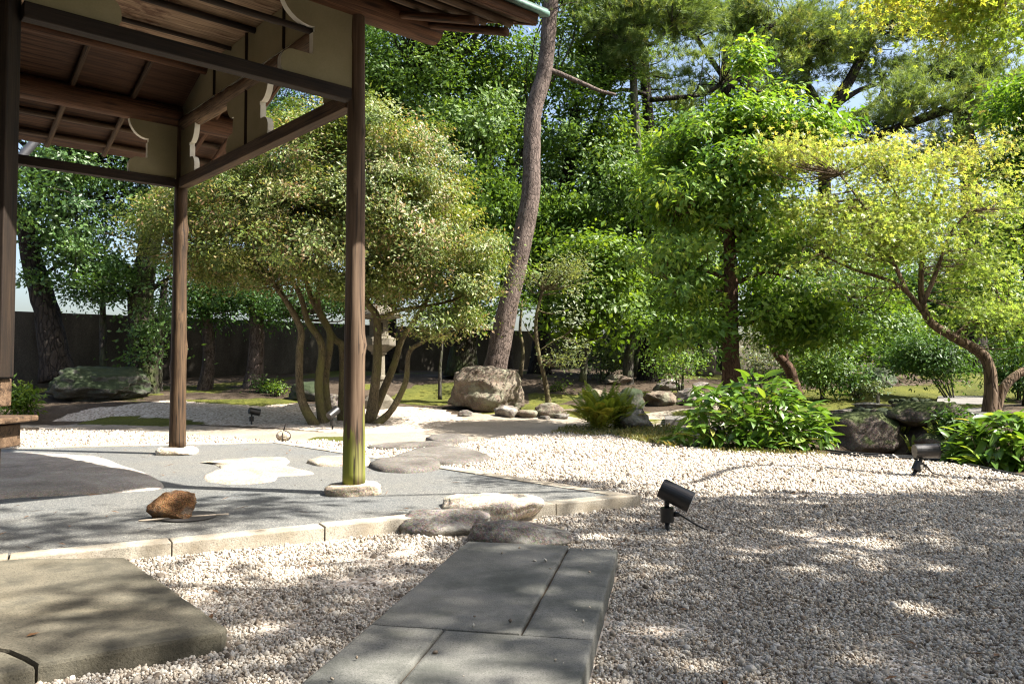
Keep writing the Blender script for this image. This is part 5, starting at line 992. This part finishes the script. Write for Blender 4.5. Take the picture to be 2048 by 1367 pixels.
# --- far-right and rear filler trees (each its own)
back('dark leafy tree far behind the straight evergreen, left side', [(1400, 745), (1400, 640), (1405, 540)], 28, .2, [], [(1400, 560, 28, 110, 60, 2), (1340, 450, 28, 90, 60, 2), (1420, 430, 28, 110, 70, 2), (1480, 640, 28, 100, 40, 1.6)], 120, LF_DARK, BARK_DARK, 81, 90, .17, .085, .5)
back('dark leafy tree far behind the maple, left of the forked pine', [(1600, 745), (1600, 640), (1605, 540)], 29, .2, [], [(1580, 560, 29, 110, 70, 2), (1560, 430, 29, 100, 60, 2), (1660, 480, 29, 100, 70, 2), (1640, 640, 28, 110, 45, 1.6)], 130, LF_BACK, BARK_DARK, 82, 90, .17, .085, .5)
back('green tree far behind the maple crown', [(1780, 745), (1780, 640), (1785, 540)], 30, .22, [], [(1760, 540, 30, 110, 80, 2.2), (1830, 430, 30, 110, 70, 2.2), (1850, 620, 29, 110, 60, 1.8), (1740, 650, 28, 90, 40, 1.6), (1750, 420, 30, 90, 50, 2)], 150, LF_BACK, BARK_DARK, 83, 90, .17, .085, .5)
back('dark tree filling the gap behind the curved maple trunk', [(1940, 755), (1945, 650), (1950, 560)], 24, .24, [], [(1930, 600, 24, 110, 70, 1.8), (1990, 500, 24, 90, 80, 1.8), (1900, 690, 23, 90, 40, 1.4), (2010, 680, 23, 80, 50, 1.4), (1870, 560, 23.5, 90, 60, 1.5)], 220, LF_DARK, BARK_DARK, 84, 90, .15, .075, .42)
back('dark understorey tree behind the twisted small tree', [(1690, 765), (1690, 700), (1695, 640)], 20, .13, [], [(1690, 660, 20, 100, 45, 1.3), (1760, 640, 20, 90, 40, 1.3), (1640, 700, 19.5, 80, 30, 1.0), (1780, 700, 19.5, 80, 35, 1.0), (1620, 600, 20, 90, 50, 1.3), (1720, 560, 20.5, 110, 50, 1.3)], 230, LF_BACK, BARK_DARK, 85, 95, .12, .055, .32)
back('tall dark tree closing the view far behind the leaning pine', [(1010, 745), (1010, 600), (1015, 450), (1020, 300)], 24.5, .22, [], [(1010, 330, 24.5, 120, 80, 2), (1050, 180, 24.5, 120, 80, 2), (980, 480, 24.5, 110, 70, 2), (1100, 400, 24.5, 110, 80, 2), (1120, 540, 24.5, 100, 60, 1.8)], 260, LF_DARK, BARK_DARK, 86, 100, .17, .085, .42)
back('tall dark tree far behind the tall grey-trunked pine', [(1230, 745), (1230, 600), (1235, 450), (1240, 300)], 26, .22, [], [(1220, 330, 26, 110, 80, 2), (1290, 430, 26, 110, 70, 2), (1250, 540, 26, 110, 60, 2), (1350, 540, 26, 90, 60, 2), (1330, 240, 26.5, 90, 60, 2)], 230, LF_BACK, BARK_DARK, 87, 100, .17, .085, .42)
back('dark tree far behind the domed tree, left of the wide ivy trunk', [(780, 745), (780, 600), (785, 450), (790, 300)], 22.5, .2, [], [(790, 200, 22.5, 100, 80, 1.8), (740, 300, 22.5, 90, 70, 1.8), (840, 380, 22.5, 90, 70, 1.8), (700, 130, 22.5, 80, 60, 1.8)], 190, LF_BACK, BARK_DARK, 88, 100, .15, .075, .38)
# --- shrubs
def shrub(nm, label, px, py, y, blobs, n, nl, leaf, seed, L=.07, W=.032, sig=.13, stems=5, cat='shrub'):
    g0 = gp(px, py); rg = random.Random(seed); tr = []
    yy = g0[1] if y is None else y
    for k in range(stems):
        b_ = blobs[k % len(blobs)]; e = at(b_[0] + rg.uniform(-.4, .4) * b_[2], b_[1] + rg.uniform(-.2, .4) * b_[3], yy); tr.append(([g0 + np.array([rg.uniform(-.05, .05), rg.uniform(-.05, .05), 0]), (g0 + np.array(e)) / 2 + np.array([rg.uniform(-.05, .05), 0, 0]), np.array(e)], .018, .007))
    tree(nm, label, cat, tr, [], [(b_[0], b_[1], yy, b_[2], b_[3], b_[4]) for b_ in blobs], n, nl, sig, 'leaf', L, W, leaf, BARK_GREY, seed, None, g0, .6, .1, .7, .4, .004, .05, 6, .1)
shrub('shrub', 'light green rounded shrub on the bank right of the sapling', 1212, 758, None, [(1212, 728, 42, 28, .45)], 45, 75, LF_PALE, 101)
shrub('shrub', 'small clipped grey-green shrub left of the cobble bank', 1757, 806, None, [(1758, 780, 30, 24, .3)], 40, 80, LF_PALE, 102, .06, .028, .1)
shrub('shrub', 'tall leafy shrub behind the moss lawn', 1715, 800, None, [(1712, 730, 55, 50, .5), (1690, 690, 50, 35, .5)], 70, 75, LF_DARK, 103, .09, .035, .16)
shrub('shrub', 'small bright seedling by the plated pine foot', 555, 792, None, [(552, 778, 16, 10, .12)], 10, 40, LF_BACK2, 104, .07, .03, .07, 3)
shrub('shrub', 'tuft of ferny green beside the veranda bench', 45, 812, 13.0, [(40, 800, 24, 16, .2)], 14, 60, LF_BACK2, 105, .12, .035, .1, 4)
shrub('shrub', 'leafy sprout in the earth right of the sapling foot', 1119, 782, None, [(1119, 772, 15, 10, .12)], 9, 40, LF_BACK2, 106, .07, .03, .07, 3)
shrub('shrub', 'dark shrub with thin stems in front of the thick dark trunk', 1362, 790, None, [(1350, 715, 50, 32, .5), (1385, 690, 45, 28, .5)], 60, 60, LF_BACK, 107, .08, .035, .16, 6)
shrub('shrub', 'pale glossy shrub just right of the straight tree trunk', 1530, 790, None, [(1520, 725, 45, 40, .5), (1600, 700, 60, 40, .6)], 90, 75, LF_PALE, 108, .08, .034, .17)
shrub('shrub', 'shadowy shrub behind the bamboo grass on the right side', 1645, 800, None, [(1640, 740, 50, 35, .5)], 55, 70, LF_BACK, 109, .08, .034, .16)
shrub('shrub', 'green shrub overhanging the stream left of the maple trunk', 1905, 800, None, [(1880, 715, 60, 40, .5), (1830, 700, 60, 40, .6)], 150, 80, LF_DARK, 110, .08, .034, .17)
shrub('shrub', 'small shrub between capstone and maple foot', 1915, 868, None, [(1905, 842, 34, 18, .2)], 25, 50, LF_DARK, 111, .08, .03, .1, 4)
shrub('shrub', 'dark shrub at the right edge behind the second maple stem', 2040, 800, None, [(2030, 740, 50, 50, .4)], 55, 75, LF_DARK, 112, .09, .036, .15)
shrub('shrub', 'ivy climbing the foot of the leaning wall tree', 92, 770, None, [(95, 715, 14, 40, .15)], 22, 40, LF_DARK, 113, .09, .06, .1, 3)
shrub('shrub', 'low sprig beside the plated pine trunk', 530, 785, None, [(528, 768, 12, 18, .12)], 9, 40, LF_DARK, 114, .08, .035, .08, 3)
shrub('shrub', 'dense shrub at the wall foot behind the crooked trunk', 1200, 770, 21, [(1180, 700, 60, 30, .6), (1240, 690, 60, 30, .6)], 60, 70, LF_DARK, 115, .1, .045, .24)

# --- bamboo grass (kumazasa): single leaves are parts
def blade(L, W, bend, seed):
    rg = random.Random(seed); V = []; n = 6
    for i in range(n + 1):
        t_ = i / n; w = W * .5 * max(.02, (math.sin(math.pi * min(1, t_ * .96 + .04)) ** .75)); z = -bend * t_ * t_ * L; x = L * t_ * (1 - .12 * bend * t_)
        V += [(x, -w, z + w * .28), (x, 0, z), (x, w, z + w * .28)]
    Fc = []
    for i in range(n):
        a_ = i * 3; Fc += [(a_, a_ + 1, a_ + 4, a_ + 3), (a_ + 1, a_ + 2, a_ + 5, a_ + 4)]
    return np.array(V), np.array(Fc)
def sasa(label, ctr, rad, h, seed, n_part, n_rest):
    rg = np.random.default_rng(seed); b = Vector(ctr); S = empty('bamboo_grass', b, label, 'bamboo grass', 'clumps of bamboo grass')
    var = []
    for k in range(10):
        V, Fc = blade(1, .25 + .04 * (k % 3), .15 + .12 * (k % 5), k); var.append((V, Fc, npmesh('leaf', V, Fc, LF_SASA, True, {'rnd': np.full(len(V), (k * .37 + .05) % 1)})))
    def place(front):
        while True:
            d = rg.normal(size=3); d[2] = abs(d[2]) * .9; d /= np.linalg.norm(d)
            if front and d[1] > .25: continue
            break
        q = rg.uniform(.8, 1.03) if front else rg.uniform(.45, .95)
        bump = 1 + .16 * noise.noise(Vector(d * 2.5 + np.array([seed, 0, 0]))); p = np.array(b) + d * np.array([rad[0], rad[1], h]) * q * bump; p[2] = max(p[2], .05)
        az = math.atan2(d[1], d[0]) + rg.normal() * .75; el = rg.normal() * .35 + .12 + d[2] * .25 ; roll = rg.normal() * .45
        return Matrix.Translation(Vector(p)) @ Matrix.Rotation(az, 4, 'Z') @ Matrix.Rotation(-el, 4, 'Y') @ Matrix.Rotation(roll, 4, 'X') @ Matrix.Scale(rg.uniform(.15, .26), 4)
    for k in range(n_part): link('leaf', var[k % 10][2], S, mw=place(True) @ Matrix.Translation((-.35, 0, 0)))
    Vs = []; Fs = []; rs = []; n0 = 0
    for k in range(n_rest):
        V, Fc, _ = var[rg.integers(10)]; M_ = np.array(place(False)); V2 = (V - np.array([.35, 0, 0])) @ M_[:3, :3].T + M_[:3, 3]; Vs.append(V2); Fs.append(Fc + n0); rs.append(np.full(len(V), rg.random())); n0 += len(V)
    put('inner_foliage', np.vstack(Vs), np.vstack(Fs), LF_SASA, S, True, {'rnd': np.concatenate(rs)})['kind'] = 'stuff'
    tw = []
    for k in range(90):
        a_ = rg.uniform(0, 6.28); q = rg.uniform(.1, .8); p0 = np.array(b) + np.array([math.cos(a_) * rad[0] * q * .7, math.sin(a_) * rad[1] * q * .7, -.03]); d = np.array([math.cos(a_) * rad[0] * q, math.sin(a_) * rad[1] * q, h * rg.uniform(.5, .85) * math.sqrt(1 - q * q)]); tw.append(tube([p0, (p0 + np.array(b) + d) / 2, np.array(b) + d], .004, .003, 4, 2, 0, cap=False))
    V, Q = merge(tw); put('stems', V, Q, STEM, S)['kind'] = 'stuff'
b = atz(1515, 893, 0); sasa('dome of broad-leaved bamboo grass left of the big dark rock', (b.x, b.y + .2, 0), (1.02, .6), .82, 5, 300, 700)
b = atz(2030, 930, 0); sasa('clump of bamboo grass at the right edge beside the tilted lamp', (b.x + .12, b.y + .2, 0), (.66, .5), .5, 6, 300, 420)
# --- ferns
def frond_mesh(L, seed, arch=.7):
    rg = np.random.default_rng(seed); n = 24; V = []; Fc = []; k = 0
    for i in range(n):
        t_ = (i + 1) / n; x = L * t_ * (1 - .25 * arch * t_); z = L * (.95 * t_ - arch * .85 * t_ * t_); l_ = L * .125 * math.sin(math.pi * min(1, .12 + .88 * t_)) ** .8 + .006; w = L / n * .5
        for sg in (-1, 1):
            V += [(x - w * .5, 0, z), (x + w * .7, 0, z + .002), (x + l_ * .3 + w * .8, sg * l_ * .55, z + l_ * .03), (x + l_ * .45, sg * l_, z - l_ * .2)]; Fc.append((k, k + 1, k + 2, k + 3)); k += 4
    V.append((0, 0, 0)); V.append((0, .006, 0)); V.append((L * .72, 0, L * .1)); 
    return np.array(V[:-3]), np.array(Fc)
def fern(label, px, py, h, n, seed, group=None):
    rg = np.random.default_rng(seed); b = G(px, py); S = empty('fern', b, label, 'fern', group)
    mes = [npmesh('frond', *(lambda v: (v[0], v[1]))(frond_mesh(1, k, .45 + .1 * k)), LF_FERN, False, None) for k in range(5)]
    for k, me in enumerate(mes): a_ = me.attributes.new('rnd', 'FLOAT', 'POINT'); a_.data.foreach_set('value', np.random.default_rng(k).random(len(me.vertices)).astype(np.float32) * .3 + .15 * k)
    for k in range(n):
        M_ = Matrix.Translation(b + Vector((rg.normal() * .05, rg.normal() * .05, 0))) @ Matrix.Rotation(rg.uniform(0, 6.28), 4, 'Z') @ Matrix.Rotation(-rg.uniform(.0, .75), 4, 'Y') @ Matrix.Scale(h * rg.uniform(.75, 1.15), 4); link('frond', mes[k % 5], S, mw=M_)
    V, Q = tube([b - Vector((0, 0, .03)), b + Vector((0, 0, .04)), b + Vector((0, 0, .1))], .06, .03, 8, 3, .3); put('crown_base', V, Q, BARK_DARK, S)
fern('large olive-green fern beside the grey rock', 1196, 858, .72, 70, 1); fern('smaller fern leaning on the mossy rock, right of the large fern', 1235, 856, .62, 40, 2)
fern('small fern among the streambed rocks beside the big dark rock', 1785, 872, .26, 12, 3); fern('fern tuft at the streambed edge left of the tilted lamp', 1825, 905, .26, 14, 4); fern('fern growing below the dark capstone', 1880, 880, .28, 14, 5)
# --- grass strip
def grass(label, P, n, seed, hmax):
    rg = np.random.default_rng(seed); xs = [p[0] for p in P]; ys = [p[1] for p in P]; pts = []
    while len(pts) < n:
        a_, q_ = rg.uniform(min(xs), max(xs)), rg.uniform(min(ys), max(ys))
        if inpoly(a_, q_, P): v = atz(a_, q_, 0); pts.append((v.x, v.y, max(0, float(H(v.x, v.y)))))
    C = np.array(pts); d = unit(rg.normal(size=(n, 3)) * np.array([.5, .5, .1]) + np.array([0, 0, 1])); s = unit(np.cross(d, rg.normal(size=(n, 3)))); l_ = hmax * rg.uniform(.35, 1, (n, 1)); w = .004
    V = np.stack([C - s * w, C + s * w, C + d * l_ * .6 + s * w * .6, C + d * l_ + rg.normal(size=(n, 3)) * l_ * .3 * np.array([1, 1, .2])], 1).reshape(-1, 3); b0 = np.arange(n)[:, None] * 4
    o = put('grass', V, np.concatenate([b0 + [[0, 1, 2]], b0 + [[0, 2, 3]]]), LF_GRASS, None, False, {'rnd': np.repeat(rg.random(n), 4)}); tag(o, label, 'grass', None, 'stuff')
grass('thin dry grass between the gravel edge and the bamboo grass', [(1225, 872), (1260, 858), (1345, 856), (1370, 880), (1350, 897), (1290, 886)], 2600, 1, .1)
grass('sparse grass round the foot of the fern', [(1100, 866), (1130, 855), (1240, 856), (1240, 870), (1180, 872)], 900, 2, .08)
grass('dead grass under the front of the bamboo grass', [(1360, 893), (1420, 893), (1660, 906), (1660, 912), (1460, 908)], 700, 3, .05)
print('objects', len(bpy.data.objects), 'tris', sum(len(m.loops) - 2 * len(m.polygons) for m in bpy.data.meshes))
